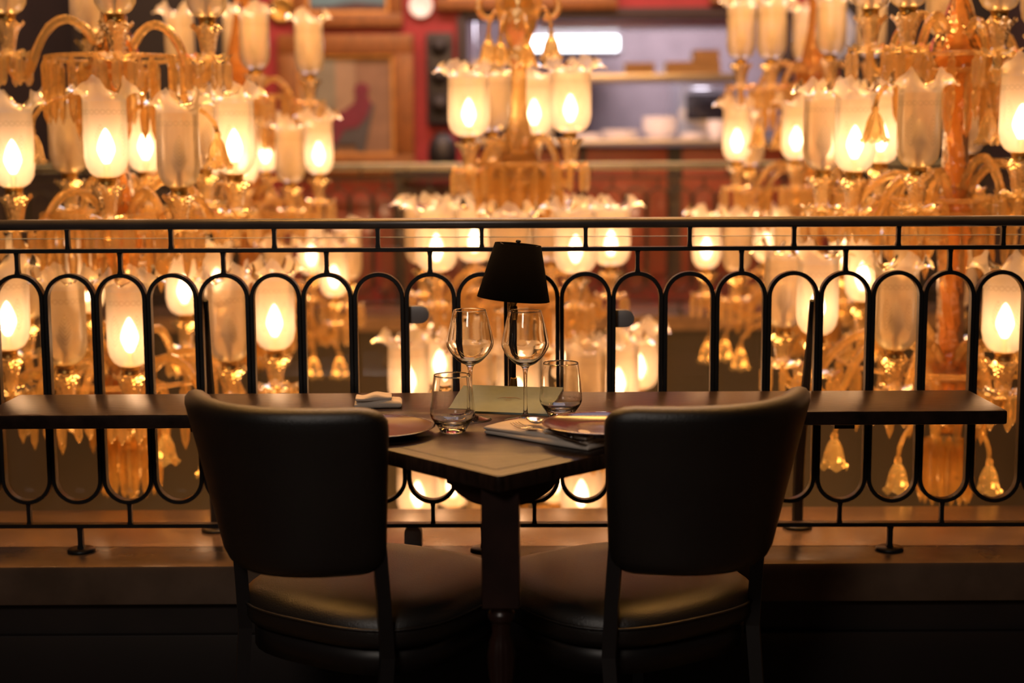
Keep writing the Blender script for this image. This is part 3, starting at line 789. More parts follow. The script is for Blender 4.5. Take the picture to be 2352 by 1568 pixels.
# black table lamp
lb = P(1180, 880, 2.985); LX, LY = lb.x, 2.985
lamp = thing('table_lamp', 'small table lamp with black tapered shade and slim brass stem', 'table lamp', (LX, LY, TZ))
m = MB(); m.lathe([(0.0, 0), (0.052, 0), (0.054, 0.003), (0.053, 0.010), (0.045, 0.016), (0.010, 0.019), (0.0, 0.019)], 40); m.build('base', M['black'], lamp)
m = MB(); m.lathe([(0.0, 0.018), (0.0085, 0.018), (0.0080, 0.026), (0.0070, 0.043), (0.0062, 0.046), (0.0, 0.046)], 24); m.build('foot_ferrule', M['old_brass'], lamp)
sz0 = P(1178, 686, LY).z - TZ; sz1 = P(1190, 560, LY).z - TZ
m = MB(); m.lathe([(0.0, 0.044), (0.0048, 0.044), (0.0048, sz0 - 0.045), (0.0, sz0 - 0.045)], 20); m.build('rod', M['black'], lamp)
m = MB(); m.lathe([(0.0, sz0 - 0.047), (0.0062, sz0 - 0.047), (0.0068, sz0 - 0.040), (0.0088, sz0 - 0.022), (0.0082, sz0 - 0.016), (0.0060, sz0 - 0.013), (0.0088, sz0 - 0.008), (0.0060, sz0 - 0.002), (0.0052, sz0 + 0.05), (0.0, sz0 + 0.05)], 24); m.build('brass_socket', M['brass'], lamp)
sh = MB(); H_ = sz1 - sz0
R0, R1 = 0.0740, 0.0470; tk = 0.0016
RT_ = Matrix.Translation((0.0, 0, sz0)) @ Matrix.Rotation(math.radians(5.2), 4, 'Y')
sh.lathe([(R0, 0), (R1, H_), (R1 - tk, H_), (R0 - tk, 0), (R0, 0)], 64, M4=RT_); sh.build('lamp_shade', M['black_fabric'], lamp)
m = MB()
for k in range(3):
    a = 2 * PI * k / 3 + 0.4
    m.tube([RT_ @ Vector((0.004 * math.cos(a), 0.004 * math.sin(a), H_ * 0.86)), RT_ @ Vector((R1 * 0.99 * math.cos(a), R1 * 0.99 * math.sin(a), H_ * 0.985))], 0.0012, 6)
m.lathe([(0.0, 0.045), (0.0032, 0.045), (0.0032, H_ + 0.003), (0.0055, H_ + 0.004), (0.0045, H_ + 0.008), (0.0, H_ + 0.009)], 14, M4=RT_)
m.build('shade_carrier', M['black'], lamp)

# ------------------------------------------------------------------ chandeliers
def shade_mesh(fat=1.0, h=0.23):
    R_ = 0.054 * fat; m = MB(); n = 72
    prof = [(0.020, 0.0), (0.028*fat, 0.001), (0.040*fat, 0.010), (0.0495*fat, 0.026), (R_, 0.050), (R_*1.0, h*0.45), (R_*0.985, h*0.70), (R_*0.98, h*0.80)]
    m.lathe(prof, n); return m.mesh('lamp_shade', M['shade'])
def ruffle_mesh(fat=1.0, h=0.23, ph=0.0):
    R_ = 0.054 * fat; m = MB(); n = 96
    prof = [(R_*0.98, h*0.80), (R_*1.00, h*0.84), (R_*1.08, h*0.885), (R_*1.22, h*0.93), (R_*1.38, h*0.965), (R_*1.46, h*0.985)]
    def fn(i, a, r, z):
        t = i / 5.0
        w = math.cos(5 * a + ph + 0.5 * math.sin(2 * a))
        rr = r + R_ * t * t * (0.30 * w + 0.03 * math.cos(20 * a))
        return rr, z + t * t * (-0.022 * w - 0.004 + 0.0025 * math.cos(20 * a))
    m.lathe(prof, n, fn); return m.mesh('ruffled_rim', M['ruffle'])
SH = {1.0: (shade_mesh(), ruffle_mesh()), 1.22: (shade_mesh(1.22, 0.225), ruffle_mesh(1.22, 0.225, 0.7))}
mb = MB(); mb.lathe(smooth_prof([(0.0, 0.024), (0.007, 0.026), (0.012, 0.034), (0.0200, 0.052), (0.0215, 0.064), (0.0160, 0.084), (0.007, 0.104), (0.0, 0.112)], 3), 16)
bulb_on = mb.mesh('light_bulb', M['bulb']); bulb_off = mb.mesh('light_bulb', M['bulb_off'])
mb = MB(); mb.lathe([(0.0, 0), (0.0225, 0), (0.0225, 0.004), (0.021, 0.006), (0.021, 0.016), (0.0235, 0.018), (0.0235, 0.022), (0.0085, 0.0225), (0.008, 0.055), (0.0, 0.055)], 24)
collar_me = mb.mesh('brass_collar', M['old_brass'])
# flared cup with a toothed rim and a twisted body
mb = MB(); n_ = 48
mb.lathe([(0.010, 0.0), (0.016, 0.004), (0.020, 0.020), (0.0235, 0.045), (0.031, 0.066), (0.043, 0.082)], n_, fn=lambda i, a, r, z: (r * (1 + 0.04 * math.cos(12 * a + 40 * z)), z + (0.006 * math.cos(8 * a) if i == 5 else 0)))
cup_me = mb.mesh('flared_cup', M['clear_amber'])
mb = MB(); mb.lathe([(0.008, 0.004), (0.025, -0.002), (0.042, 0.0), (0.054, 0.006), (0.060, 0.014)], 48, fn=lambda i, a, r, z: (r * (1 + (0.07 * math.cos(10 * a) * i / 4)), z + 0.004 * math.cos(10 * a) * i / 4))
dish_me = mb.mesh('drip_dish', M['amber'])
mb = MB(); pr = [(0.0, 0.0), (0.004, -0.004), (0.0095, -0.010), (0.0095, -0.062), (0.004, -0.074), (0.0, -0.078)]
mb.lathe(pr, 6, smooth=False); mb.lathe([(0.0, 0.012), (0.0042, 0.008), (0.0055, 0.004), (0.0042, 0.0), (0.0, -0.003)], 8)
prism_me = mb.mesh('prism_drop', M['clear_amber'])
mb = MB(); pr = [(0.0, 0.0), (0.006, -0.008), (0.0115, -0.020), (0.0100, -0.095), (0.013, -0.105), (0.009, -0.150), (0.0, -0.175)]
mb.lathe(pr, 6, smooth=False)
pend_me = mb.mesh('pendant_drop', M['amber'])
mb = MB(); mb.lathe([(0.006, 0.030), (0.009, 0.022), (0.007, 0.014), (0.013, 0.006), (0.020, -0.010), (0.024, -0.030), (0.028, -0.048), (0.036, -0.060)], 36, fn=lambda i, a, r, z: (r * (1 + 0.08 * math.cos(6 * a)), z + (0.006 * math.cos(6 * a) if i == 7 else 0)))
bell_me = mb.mesh('bell_drop', M['amber'])

def lathe_twist(m, prof, n=48, lobes=10, depth=0.05, twist=30):
    out = []
    for i in range(len(prof) - 1):
        (r0, z0), (r1, z1) = prof[i], prof[i+1]
        k = max(1, int(abs(z1 - z0) / 0.02))
        for j in range(k): out.append((r0 + (r1 - r0) * j / k, z0 + (z1 - z0) * j / k))
    out.append(prof[-1])
    m.lathe(out, n, fn=lambda i, a, r, z: (r * (1 + depth * math.cos(lobes * a + twist * z * 2)), z))

def chandelier(label, ax_px, Y, tiers, lamps, stem, fat=1.0, s=1.0, bells=(), bottom=None, stemmat='orange', scrolls=None, nprism=8):
    """tiers: {t: radius}; lamps: (px, shade-bottom py, tier, front(+1)/back(-1), lit)"""
    axx = (ax_px - 1176) / F * Y * 1.003
    root = thing('chandelier', label, 'chandelier', (axx, Y, 0.0), 0, 'tall amber glass chandeliers hanging in the stairwell')
    SHM, RUM = SH[fat]
    zt_of = {}
    for (px, py, t, fr, lit) in lamps:
        r = tiers[t]; y = Y
        for _ in range(5):
            x = P(px, py, y).x - axx
            dy = math.sqrt(max(0.0, r * r - x * x)); y = Y - fr * dy
        p = P(px, py, y)
        zt_of.setdefault(t, []).append(p.z)
        base = Vector((p.x - axx, y - Y, p.z - 0.112 * s))          # where the drip dish sits
        rad = Vector((base.x, base.y, 0)); R_ = rad.length; u = rad.normalized() if R_ > 1e-4 else Vector((1, 0, 0))
        # arm: rises from the hub, arches over, dips and comes up under the dish
        m = MB()
        h0 = Vector((u.x * 0.03, u.y * 0.03, base.z - 0.02 * s))
        p1 = u * (R_ * 0.28) + Vector((0, 0, base.z + 0.14 * s)); p2 = u * (R_ * 0.62) + Vector((0, 0, base.z + 0.13 * s)); pm = u * (R_ * 0.78) + Vector((0, 0, base.z - 0.02 * s))
        path = bez(h0, p1, p2, pm, 14)
        e1 = pm + (pm - p2) * 0.35; e2 = base + Vector((0, 0, -0.07 * s))
        path += bez(pm, e1, e2, base + Vector((0, 0, 0.002)), 8)[1:]
        m.tube(path, 0.0115 * s, 12, lobes=4, depth=0.16, twist=70)
        arm = m.build('arm', M['amber'], root)
        link_mesh('drip_dish', dish_me, arm, base, scale=s)
        link_mesh('flared_cup', cup_me, arm, base + Vector((0, 0, 0.006 * s)), scale=s)
        link_mesh('brass_collar', collar_me, arm, base + Vector((0, 0, 0.088 * s)), scale=s)
        rz = random.uniform(0, 6.28)
        shd = link_mesh('lamp_shade', SHM, arm, base + Vector((0, 0, 0.110 * s)), rz, scale=s)
        link_mesh('ruffled_rim', RUM, arm, base + Vector((0, 0, 0.110 * s)), rz, scale=s)
        link_mesh('light_bulb', bulb_on if lit else bulb_off, arm, base + Vector((0, 0, 0.118 * s)), scale=s)
        a0_ = random.uniform(0, 6.28)
        for k in range(nprism):
            a = a0_ + 2 * PI * k / nprism
            link_mesh('prism_drop', prism_me, arm, base + Vector((0.053 * s * math.cos(a), 0.053 * s * math.sin(a), 0.0)), a, scale=s)
    # stem: list of (half width px, py) seen on the axis
    prof = [(wpx / F * Y, P(ax_px, py, Y).z) for wpx, py in stem]
    m = MB(); lathe_twist(m, prof); m.build('stem', M[stemmat], root)
    m = MB(); m.lathe([(0.0, prof[0][1] - 0.02), (0.011, prof[0][1] - 0.02), (0.011, 4.52), (0.07, 4.56), (0.075, 4.6), (0.0, 4.6)], 20); m.build('hanging_rod', M['old_brass'], root)
    # hub bowls with rings of long pendants under each tier
    for t, zs in zt_of.items():
        zc = sum(zs) / len(zs) - 0.13 * s
        m = MB(); m.lathe([(0.02, zc + 0.05*s), (0.05*s, zc + 0.03*s), (0.085*s, zc), (0.06*s, zc - 0.03*s), (0.02, zc - 0.05*s)], 48, fn=lambda i, a, r, z: (r * (1 + 0.05 * math.cos(12 * a)), z))
        hub = m.build('hub_bowl', M['amber'], root)
        m = MB(); m.lathe([(0.0, zc + 0.052*s), (0.036*s, zc + 0.052*s), (0.036*s, zc + 0.066*s), (0.0, zc + 0.066*s)], 32); m.build('brass_band', M['old_brass'], hub)
        for nn, rr, dz in ((12, min(0.10 * s, tiers[t] * 0.4), -0.01), (16, tiers[t] * 0.66, 0.03)):
            for k in range(nn):
                a = 2 * PI * k / nn
                link_mesh('pendant_drop', pend_me, hub, (rr * math.cos(a), rr * math.sin(a), zc + dz), a, scale=s)
            m = MB(); m.tube([(rr * math.cos(2*PI*k/40), rr * math.sin(2*PI*k/40), zc + dz) for k in range(40)], 0.006 * s, 8, closed=True); m.build('bead_ring', M['amber'], hub)
    for (px, py, dyv) in bells:
        p = P(px, py, Y + dyv)
        b_ = link_mesh('bell_drop', bell_me, root, (p.x - axx, dyv, p.z), scale=s)
        rad = Vector((p.x - axx, dyv, 0)); L = rad.length
        m = MB(); q0 = Vector((rad.x, rad.y, p.z + 0.028 * s)); q3 = rad.normalized() * min(0.05, L * 0.5) + Vector((0, 0, p.z + 0.06 * s))
        m.tube(bez(q0, q0 + Vector((0, 0, 0.09 * s)), q3 + Vector((0, 0, 0.08 * s)), q3, 10), 0.006 * s, 8)
        m.build('hanging_hook', M['amber'], root)
    if scrolls:
        px0, py0, wpx = scrolls
        zc = P(ax_px, py0, Y).z; w = wpx / F * Y
        for k in range(6):
            a = 2 * PI * k / 6
            u = Vector((math.cos(a), math.sin(a), 0)); pts = []
            for q in range(26):
                th = q / 25 * 1.6 * PI
                rr = w * 0.42 * (1 - 0.55 * q / 25)
                pts.append(u * (w * 0.62 + rr * math.cos(PI - th)) + Vector((0, 0, zc + rr * math.sin(PI - th))))
            m = MB(); m.tube(pts, 0.010 * s, 8, lobes=4, depth=0.15, twist=80); m.build('scroll', M['amber'], root)
    if bottom:
        py0, py1, wpx = bottom
        z0 = P(ax_px, py0, Y).z; z1 = P(ax_px, py1, Y).z; w = wpx / F * Y
        m = MB(); m.lathe(smooth_prof([(w, z0), (w * 1.05, z0 - (z0 - z1) * 0.12), (w * 0.7, z0 - (z0 - z1) * 0.45), (w * 0.25, z0 - (z0 - z1) * 0.75), (w * 0.16, z0 - (z0 - z1) * 0.9), (0.002, z1)], 4), 40, fn=lambda i, a, r, z: (r * (1 + 0.06 * math.cos(14 * a)), z))
        m.build('finial', M['amber'], root)
        for k in range(16):
            a = 2 * PI * k / 16
            link_mesh('pendant_drop', pend_me, root, (w * 1.06 * math.cos(a), w * 1.06 * math.sin(a), z0), a, scale=s)
    return root

# A: near left
chandelier('large amber glass chandelier at the near left, before the dark panelled wall', 285, 3.98,
    {0: 0.27, 1: 0.31, 2: 0.42, 3: 0.46},
    [(265, 30, 0, 1, 0), (476, 38, 0, 1, 0), (207, 74, 0, -1, 0), (15, 30, 0, -1, 0),
     (32, 428, 1, 1, 1), (160, 395, 1, -1, 0), (246, 405, 1, 1, 1), (336, 392, 1, -1, 1), (412, 428, 1, 1, 0), (540, 398, 1, 1, 1), (470, 385, 1, -1, 0),
     (632, 800, 2, 1, 1), (528, 826, 2, 1, 0), (425, 720, 2, -1, 1), (300, 838, 2, 1, 1), (150, 835, 2, 1, 0), (20, 800, 2, 1, 1), (200, 715, 2, -1, 1), (60, 730, 2, -1, 0)],
    [(16, -260), (20, -40), (30, 60), (52, 120), (62, 160), (30, 190), (30, 200), (22, 215), (20, 380), (40, 480), (60, 560), (66, 590), (30, 620), (24, 640), (22, 760), (44, 860), (66, 930), (70, 960), (40, 990), (20, 1020)],
    bells=[(500, 330, -0.22), (75, 320, -0.2), (380, 1010, -0.2), (480, 1040, -0.15)], bottom=(990, 1150, 60))
# E: near right
chandelier('large amber chandelier at the near right with a thick orange vase stem', 2186, 4.0,
    {0: 0.24, 1: 0.31, 2: 0.45},
    [(2000, 18, 0, 1, 0), (2086, 14, 0, 1, 0), (2296, 22, 0, 1, 0), (2390, 60, 0, -1, 0), (2170, 80, 0, -1, 0),
     (1890, 388, 1, 1, 0), (1962, 392, 1, 1, 1), (2022, 372, 1, -1, 1), (2108, 382, 1, 1, 0), (2218, 352, 1, -1, 0), (2344, 348, 1, 1, 1), (2440, 360, 1, 1, 1),
     (1800, 748, 2, 1, 0), (1876, 766, 2, 1, 1), (1980, 690, 2, -1, 1), (2056, 800, 2, 1, 0), (2200, 700, 2, -1, 0), (2306, 806, 2, 1, 1), (2430, 800, 2, 1, 1)],
    [(20, -300), (22, 0), (34, 40), (62, 100), (72, 140), (64, 170), (40, 190), (34, 205), (28, 225), (27, 300), (30, 420), (46, 500), (60, 540), (30, 570), (30, 620), (30, 760), (46, 850), (68, 905), (60, 940), (40, 960), (30, 990)],
    bells=[(2272, 275, -0.2), (1916, 1020, -0.3), (2062, 1075, -0.28), (2272, 1080, -0.25), (2010, 270, -0.2)], bottom=(1010, 1150, 52))
# C: middle
chandelier('middle chandelier directly behind the black table lamp', 1194, 4.85,
    {0: 0.205, 1: 0.34, 2: 0.42, 3: 0.36},
    [(1077, 312, 0, 1, 1), (1227, 308, 0, -1, 1), (1310, 302, 0, 1, 1), (1130, 300, 0, -1, 0),
     (1003, 622, 1, 1, 1), (1090, 600, 1, -1, 1), (1172, 640, 1, 1, 0), (1322, 626, 1, 1, 1), (1403, 608, 1, -1, 1), (1265, 598, 1, -1, 0), (975, 605, 1, -1, 0),
     (940, 925, 2, 1, 1), (1010, 880, 2, -1, 1), (1085, 950, 2, 1, 0), (1190, 955, 2, 1, 1), (1290, 880, 2, -1, 1), (1345, 945, 2, 1, 0), (1420, 930, 2, 1, 1), (1468, 890, 2, -1, 1), (1120, 875, 2, -1, 0),
     (960, 1185, 3, 1, 1), (1040, 1160, 3, -1, 1), (1120, 1200, 3, 1, 0), (1275, 1150, 3, -1, 1), (1335, 1185, 3, 1, 1), (1410, 1180, 3, 1, 0)],
    [(14, -250), (24, -40), (36, 20), (40, 60), (22, 110), (24, 120), (30, 135), (18, 150), (16, 200), (20, 270), (36, 340), (48, 380), (44, 405), (26, 425), (20, 440), (18, 520), (26, 620), (44, 680), (52, 705), (30, 730), (20, 750), (20, 840), (40, 960), (56, 1010), (36, 1040), (20, 1070), (20, 1180), (40, 1260)],
    fat=1.22, bells=[(1122, 100, -0.10), (1266, 92, -0.08), (1150, 105, -0.16), (1210, 108, -0.18)], bottom=(1290, 1420, 58), stemmat='amber', scrolls=(1196, 20, 100))
# B: behind, left
chandelier('smaller chandelier left of the seated figure painting', 575, 5.7,
    {0: 0.27, 1: 0.32, 2: 0.36},
    [(415, 158, 0, 1, 0), (545, 148, 0, -1, 0), (586, 158, 0, 1, 0), (711, 170, 0, 1, 0),
     (610, 392, 1, -1, 1), (668, 418, 1, 1, 0), (733, 398, 1, 1, 1), (480, 400, 1, 1, 1), (415, 390, 1, -1, 0), (560, 420, 1, 1, 1),
     (716, 628, 2, -1, 1), (768, 680, 2, 1, 1), (640, 690, 2, 1, 0), (500, 690, 2, 1, 1), (800, 640, 2, -1, 0)],
    [(14, -150), (20, 40), (36, 130), (44, 160), (22, 190), (18, 210), (16, 300), (24, 380), (40, 430), (42, 450), (20, 475), (18, 560), (26, 660), (40, 720), (30, 750), (12, 790)],
    bells=[(640, 800, -0.2), (720, 830, -0.15), (780, 830, -0.2)], bottom=(740, 880, 44))
# D: behind, right
chandelier('smaller chandelier right of the kitchen hatch', 1866, 5.7,
    {0: 0.29, 1: 0.31, 2: 0.43},
    [(1702, 134, 0, 1, 0), (1772, 134, 0, 1, 0), (1908, 124, 0, 1, 0), (2000, 130, 0, 1, 0), (1850, 140, 0, -1, 0),
     (1692, 368, 1, 1, 1), (1724, 380, 1, -1, 0), (1828, 365, 1, 1, 1), (1960, 372, 1, 1, 0), (1905, 380, 1, -1, 1),
     (1622, 614, 2, 1, 1), (1692, 622, 2, 1, 0), (1760, 600, 2, -1, 1), (1810, 630, 2, 1, 0), (1940, 625, 2, 1, 1), (2080, 610, 2, 1, 0)],
    [(14, -150), (18, 0), (20, 60), (34, 140), (48, 180), (36, 200), (18, 220), (16, 300), (24, 390), (38, 440), (20, 470), (18, 560), (28, 650), (40, 700), (14, 760)],
    bells=[(1740, 300, -0.22), (1790, 305, -0.25), (1665, 790, -0.2), (1700, 810, -0.28), (1625, 795, -0.1)], bottom=(720, 850, 44))

# ------------------------------------------------------------------ things on the far wall and in the kitchen
def framed(name, label, x0, y0, x1, y1, fr, Yw=BACK_Y, mat=None):
    X0, X1, Z0, Z1 = bx(x0), bx(x1), bz(y1), bz(y0)
    f = fr / F * BACK_Y; r = thing(name, label, 'picture', ((X0 + X1) / 2, Yw - 0.03, Z0))
    w = (X1 - X0) / 2; h = Z1 - Z0
    m = MB(); m.box((-w, -0.03, 0), (w, 0.03, f)); m.box((-w, -0.03, h - f), (w, 0.03, h)); m.box((-w, -0.03, f), (-w + f, 0.03, h - f)); m.box((w - f, -0.03, f), (w, 0.03, h - f))
    m.build('frame', M['oak'], r, bevel=0.008)
    m = MB(); g = 0.02
    m.box((-w + f, -0.012, f), (w - f, 0.02, f + g)); m.box((-w + f, -0.012, h - f - g), (w - f, 0.02, h - f)); m.box((-w + f, -0.012, f + g), (-w + f + g, 0.02, h - f - g)); m.box((w - f - g, -0.012, f + g), (w - f, 0.02, h - f - g))
    m.build('slip', M['gilt'], r)
    return r, w - f, h, f
def slab(parent, name, poly, mat, y):
    m = MB(); m.prism(poly, -0.002, 0.002, Matrix(((1,0,0,0),(0,0,-1,y),(0,1,0,0),(0,0,0,1)))); return m.build(name, mat, parent)
pcol = lambda n, c: pmat(n, tuple(0.5 * q for q in c), 0.7, noise=(9, 0.15))
pr_, pw, ph, pf = framed('painting', 'large oak framed painting of a person in red seated on a chair', 655, 78, 958, 400, 44)
def pic(px, py): return ((bx(px) - pr_.location.x), bz(py) - pr_.location.z)
slab(pr_, 'canvas', [(-pw, pf), (pw, pf), (pw, ph - pf), (-pw, ph - pf)], pcol('ochre_ground', (0.36, 0.20, 0.11)), 0.012)
slab(pr_, 'painted_wall', [pic(702, 300), pic(826, 300), pic(826, 112), pic(702, 112)], pcol('painted_cream', (0.50, 0.33, 0.19)), 0.006)
slab(pr_, 'painted_shutter', [pic(706, 250), pic(782, 250), pic(782, 115), pic(706, 115)], pcol('painted_grey_green', (0.34, 0.30, 0.20)), 0.002)
slab(pr_, 'painted_chair', [pic(762, 378), pic(770, 290), pic(830, 288), pic(850, 240), pic(868, 236), pic(848, 330), pic(840, 380), pic(826, 380), pic(826, 330), pic(782, 330), pic(776, 378)], pcol('painted_chair_blue', (0.10, 0.09, 0.09)), -0.002)
fig = [(772, 285), (770, 262), (800, 252), (822, 236), (826, 222), (824, 200), (832, 190), (848, 190), (858, 200), (852, 218), (862, 236), (850, 268), (830, 290), (800, 296), (780, 330), (768, 330), (776, 298)]
slab(pr_, 'painted_figure', [pic(*q) for q in fig], pcol('painted_crimson', (0.24, 0.018, 0.045)), -0.006)
p2, pw2, ph2, pf2 = framed('painting', 'oak framed seascape hung directly above the large painting of a seated figure', 690, -150, 935, 62, 30)
slab(p2, 'canvas', [(-pw2, pf2), (pw2, pf2), (pw2, ph2 - pf2), (-pw2, ph2 - pf2)], pcol('painted_sky_blue', (0.16, 0.32, 0.38)), 0.012)
slab(p2, 'painted_shore', [(-pw2, pf2), (pw2, pf2), (pw2, pf2 + 0.055), (0.05, pf2 + 0.075), (-0.12, pf2 + 0.05), (-pw2, pf2 + 0.05)], pcol('painted_dark_shore', (0.10, 0.05, 0.05)), 0.006)
p3, a3, b3, c3 = framed('painting', 'wide oak framed picture above the hatch, only its lower edge showing', 1010, -160, 1415, 24, 26)
slab(p3, 'canvas', [(-a3, c3), (a3, c3), (a3, b3 - c3), (-a3, b3 - c3)], pcol('painted_umber', (0.14, 0.05, 0.04)), 0.012)
p4, a4, b4, c4 = framed('painting', 'small dark framed picture above the right end of the kitchen hatch', 1622, -160, 1700, 12, 12)
slab(p4, 'canvas', [(-a4, c4), (a4, c4), (a4, b4 - c4), (-a4, b4 - c4)], pcol('painted_dusk', (0.10, 0.07, 0.09)), 0.012)
# round wall plates
def wall_plate(label, px, py, rpx, mat, name='wall_plate', cat='plate'):
    c = P(px, py, BACK_Y - 0.002); R_ = rpx / F * BACK_Y
    m = MB(); m.lathe([(0.0, 0.0), (R_*0.6, 0.0), (R_, 0.022), (R_*0.99, 0.028), (R_*0.68, 0.012), (R_*0.3, 0.010), (0.0, 0.010)], 48, M4=Matrix.Rotation(PI/2, 4, 'X'))
    o = m.build(name, mat); o.location = c; return tag(o, label, cat)
wall_plate('small round white china plate on the red wall beside the seascape', 967, 14, 27, M['white'])
wall_plate('blue figured china plate on the wall behind the right chandeliers', 1893, 78, 72, M['bluewhite'])
wall_plate('dark bronze roundel beside the seascape frame', 648, 22, 30, M['old_brass'], 'wall_roundel', 'roundel')
# dark carved cabinet and a dark jar
cx0, cx1 = bx(988), bx(1046)
cab = thing('carved_panel', 'tall dark carved wooden panel hung left of the kitchen hatch', 'carving', ((cx0 + cx1) / 2, BACK_Y - 0.001, bz(285)))
w = (cx1 - cx0) / 2; h = bz(76) - bz(285)
m = MB(); m.box((-w, -0.07, 0), (w, 0, h)); m.build('board', M['black'], cab, bevel=0.012)
for k, zz in enumerate((0.12, 0.30, 0.48)):
    m = MB(); m.lathe([(0.0, 0.035), (0.03, 0.03), (0.055, 0.01), (0.06, 0.0)], 20, M4=Matrix.Translation((0, -0.07, zz)) @ Matrix.Rotation(PI/2, 4, 'X'))
    m.build('carved_boss', M['darkwall'], cab)
jx = bx(1024)
# side console carrying the jar
con = thing('console_table', 'low dark console on the far gallery carrying the dark jar', 'console', (jx, BACK_Y - 0.20, 0.05))
cz = bz(388) - 0.05
m = MB(); m.box((-0.30, -0.16, cz - 0.04), (0.30, 0.16, cz)); m.build('top', M['black'], con, bevel=0.006)
for sx in (-1, 1):
    for sy in (-1, 1):
        m = MB(); m.box((sx*0.27 - 0.02, sy*0.13 - 0.02, 0), (sx*0.27 + 0.02, sy*0.13 + 0.02, cz - 0.04)); m.build('leg', M['black'], con)
m = MB(); m.lathe(smooth_prof([(0.0, 0), (0.06, 0), (0.085, 0.05), (0.092, 0.11), (0.075, 0.18), (0.045, 0.215), (0.05, 0.23), (0.04, 0.232), (0.0, 0.19)], 3), 32)
o = m.build('jar', M['black']); o.location = (jx, BACK_Y - 0.20, 0.05 + cz); tag(o, 'dark round jar standing on the console below the carved panel', 'jar')

# kitchen pass shelves
def kx(px, Y): return P(px, 200, Y).x
KS = BACK_Y + 0.25
def shelf(label, py, x0, x1, Y, dep, th=0.045, name='steel_shelf'):
    z = P(1176, py, Y).z
    m = MB(); m.box((kx(x0, Y), Y, z - th), (kx(x1, Y), Y + dep, z)); m.box((kx(x0, Y), Y - 0.012, z - th - 0.006), (kx(x1, Y), Y, z + 0.002))
    return tag(m.build(name, M['ssteel'], bevel=0.004), label, 'shelf'), z
# counter with its red front
cz = P(1176, 322, BACK_Y - 0.08).z
m = MB(); m.box((HX0 + 0.005, BACK_Y - 0.10, cz - 0.035), (HX1 - 0.005, BACK_Y + 0.62, cz)); tag(m.build('pass_counter', M['ssteel'], bevel=0.005), 'steel counter along the bottom of the kitchen hatch', 'counter')
m = MB()
for x0, x1 in ((1085, 1330), (1345, 1530), (1562, 1790)):
    m.box((bx(x0), BACK_Y - 0.035, 0.45), (bx(x1), BACK_Y - 0.001, cz - 0.05))
struct(m.build('trim_5', M['rust'], bevel=0.006))
m = MB()
for x0, x1 in ((1330, 1345), (1530, 1562), (1790, 1800)):
    m.box((bx(x0), BACK_Y - 0.045, 0.45), (bx(x1), BACK_Y - 0.001, cz - 0.045))
struct(m.build('trim_6', M['black']))
KY2 = BACK_Y + 0.45
# rack: posts + shelf
sh1, z1 = shelf('steel pass shelf carrying the tan boxes', 172, 1085, 1700, KY2, 0.40, name='pass_shelf')
sh2, z2 = shelf('upper steel rail shelf at the top of the hatch', 46, 1240, 1700, KY2, 0.40, name='pass_shelf')
for k, px in enumerate((1087, 1698)):
    X = kx(px, KY2 + 0.1); m = MB(); m.tube([(X, KY2 + 0.2, cz), (X, KY2 + 0.2, 2.25)], 0.016, 12)
    tag(m.build('shelf_post', M['ssteel']), ('left' if k == 0 else 'right') + ' upright steel post holding the kitchen shelves', 'post')
# hood with the strip lamp
hd = thing('extractor_hood', 'steel extractor hood with a bright strip lamp in the kitchen', 'hood', (kx(1290, 11.2), 11.2, 0))
X0, X1 = kx(1180, 11.2) - hd.location.x, kx(1432, 11.2) - hd.location.x; Z0, Z1 = P(1176, 122, 11.2).z, P(1176, 60, 11.2).z
m = MB(); m.box((X0, 0, Z0), (X1, 0.7, Z0 + 0.02)); m.box((X0, 0.06, Z0 + 0.02), (X1, 0.7, Z1)); m.build('canopy', M['ssteel'], hd, bevel=0.01)
m = MB(); m.tube([(X0 + 0.06, 0.0, Z0 + 0.07), (X1 - 0.04, 0.0, Z0 + 0.07)], 0.052, 16); m.build('strip_lamp', M['hoodlight'], hd)
m = MB(); m.box((X0 + 0.2, 0.2, Z1), (X1 - 0.2, 0.6, 3.0)); m.build('duct', M['ssteel'], hd)
area('kitchen_ceiling_lamp', ((KX0 + KX1) / 2, 11.0, 2.95), ((KX0 + KX1) / 2, 11.0, 0), 1.4, 80, (0.95, 0.90, 1.0), 0.5)
# tall back unit with pan shelves, and an oven on the right
def boxthing(name, label, cat, x0, y0, x1, y1, Y, dep, mat, z=None, group=None, bevel=0.006):
    X0, X1 = kx(x0, Y), kx(x1, Y); Zb = P(1176, y1, Y).z if z is None else z; Zt = P(1176, y0, Y).z
    m = MB(); m.box((X0, Y, Zb), (X1, Y + dep, Zt))
    return tag(m.build(name, mat, bevel=bevel), label, cat, group)
YB = KY2 + 0.06
boxthing('food_box', 'single tan box alone on the pass shelf', 'box', 1436, 145, 1503, 168, YB, 0.2, M['cardboard'], z1 + 0.003)
boxthing('food_box', 'wide tan box at the bottom of the shelf pair', 'box', 1530, 143, 1655, 168, YB, 0.22, M['cardboard'], z1 + 0.003)
zt1 = P(1176, 143, YB).z
boxthing('food_box', 'tan box stacked on the wide box, topmost on the shelf', 'box', 1594, 116, 1652, 143, YB, 0.2, M['cardboard'], zt1)
zu = P(1176, 138, 11.6).z
un = thing('range_cooker', 'stainless kitchen range standing at the back behind the hatch', 'cooker', (kx(1620, 11.3), 11.3, 0))
X0, X1 = kx(1560, 11.3) - un.location.x, kx(1705, 11.3) - un.location.x; Zb, Zt = 0.0, P(1176, 186, 11.3).z
m = MB(); m.box((X0, 0, Zb), (X1, 0.7, Zt)); m.build('body', M['ssteel'], un, bevel=0.01)
m = MB(); m.box((X0 + 0.05, -0.015, Zt - 0.30), (X1 - 0.05, 0.0, Zt - 0.10)); d_ = m.build('oven_door', M['oven'], un, bevel=0.006)
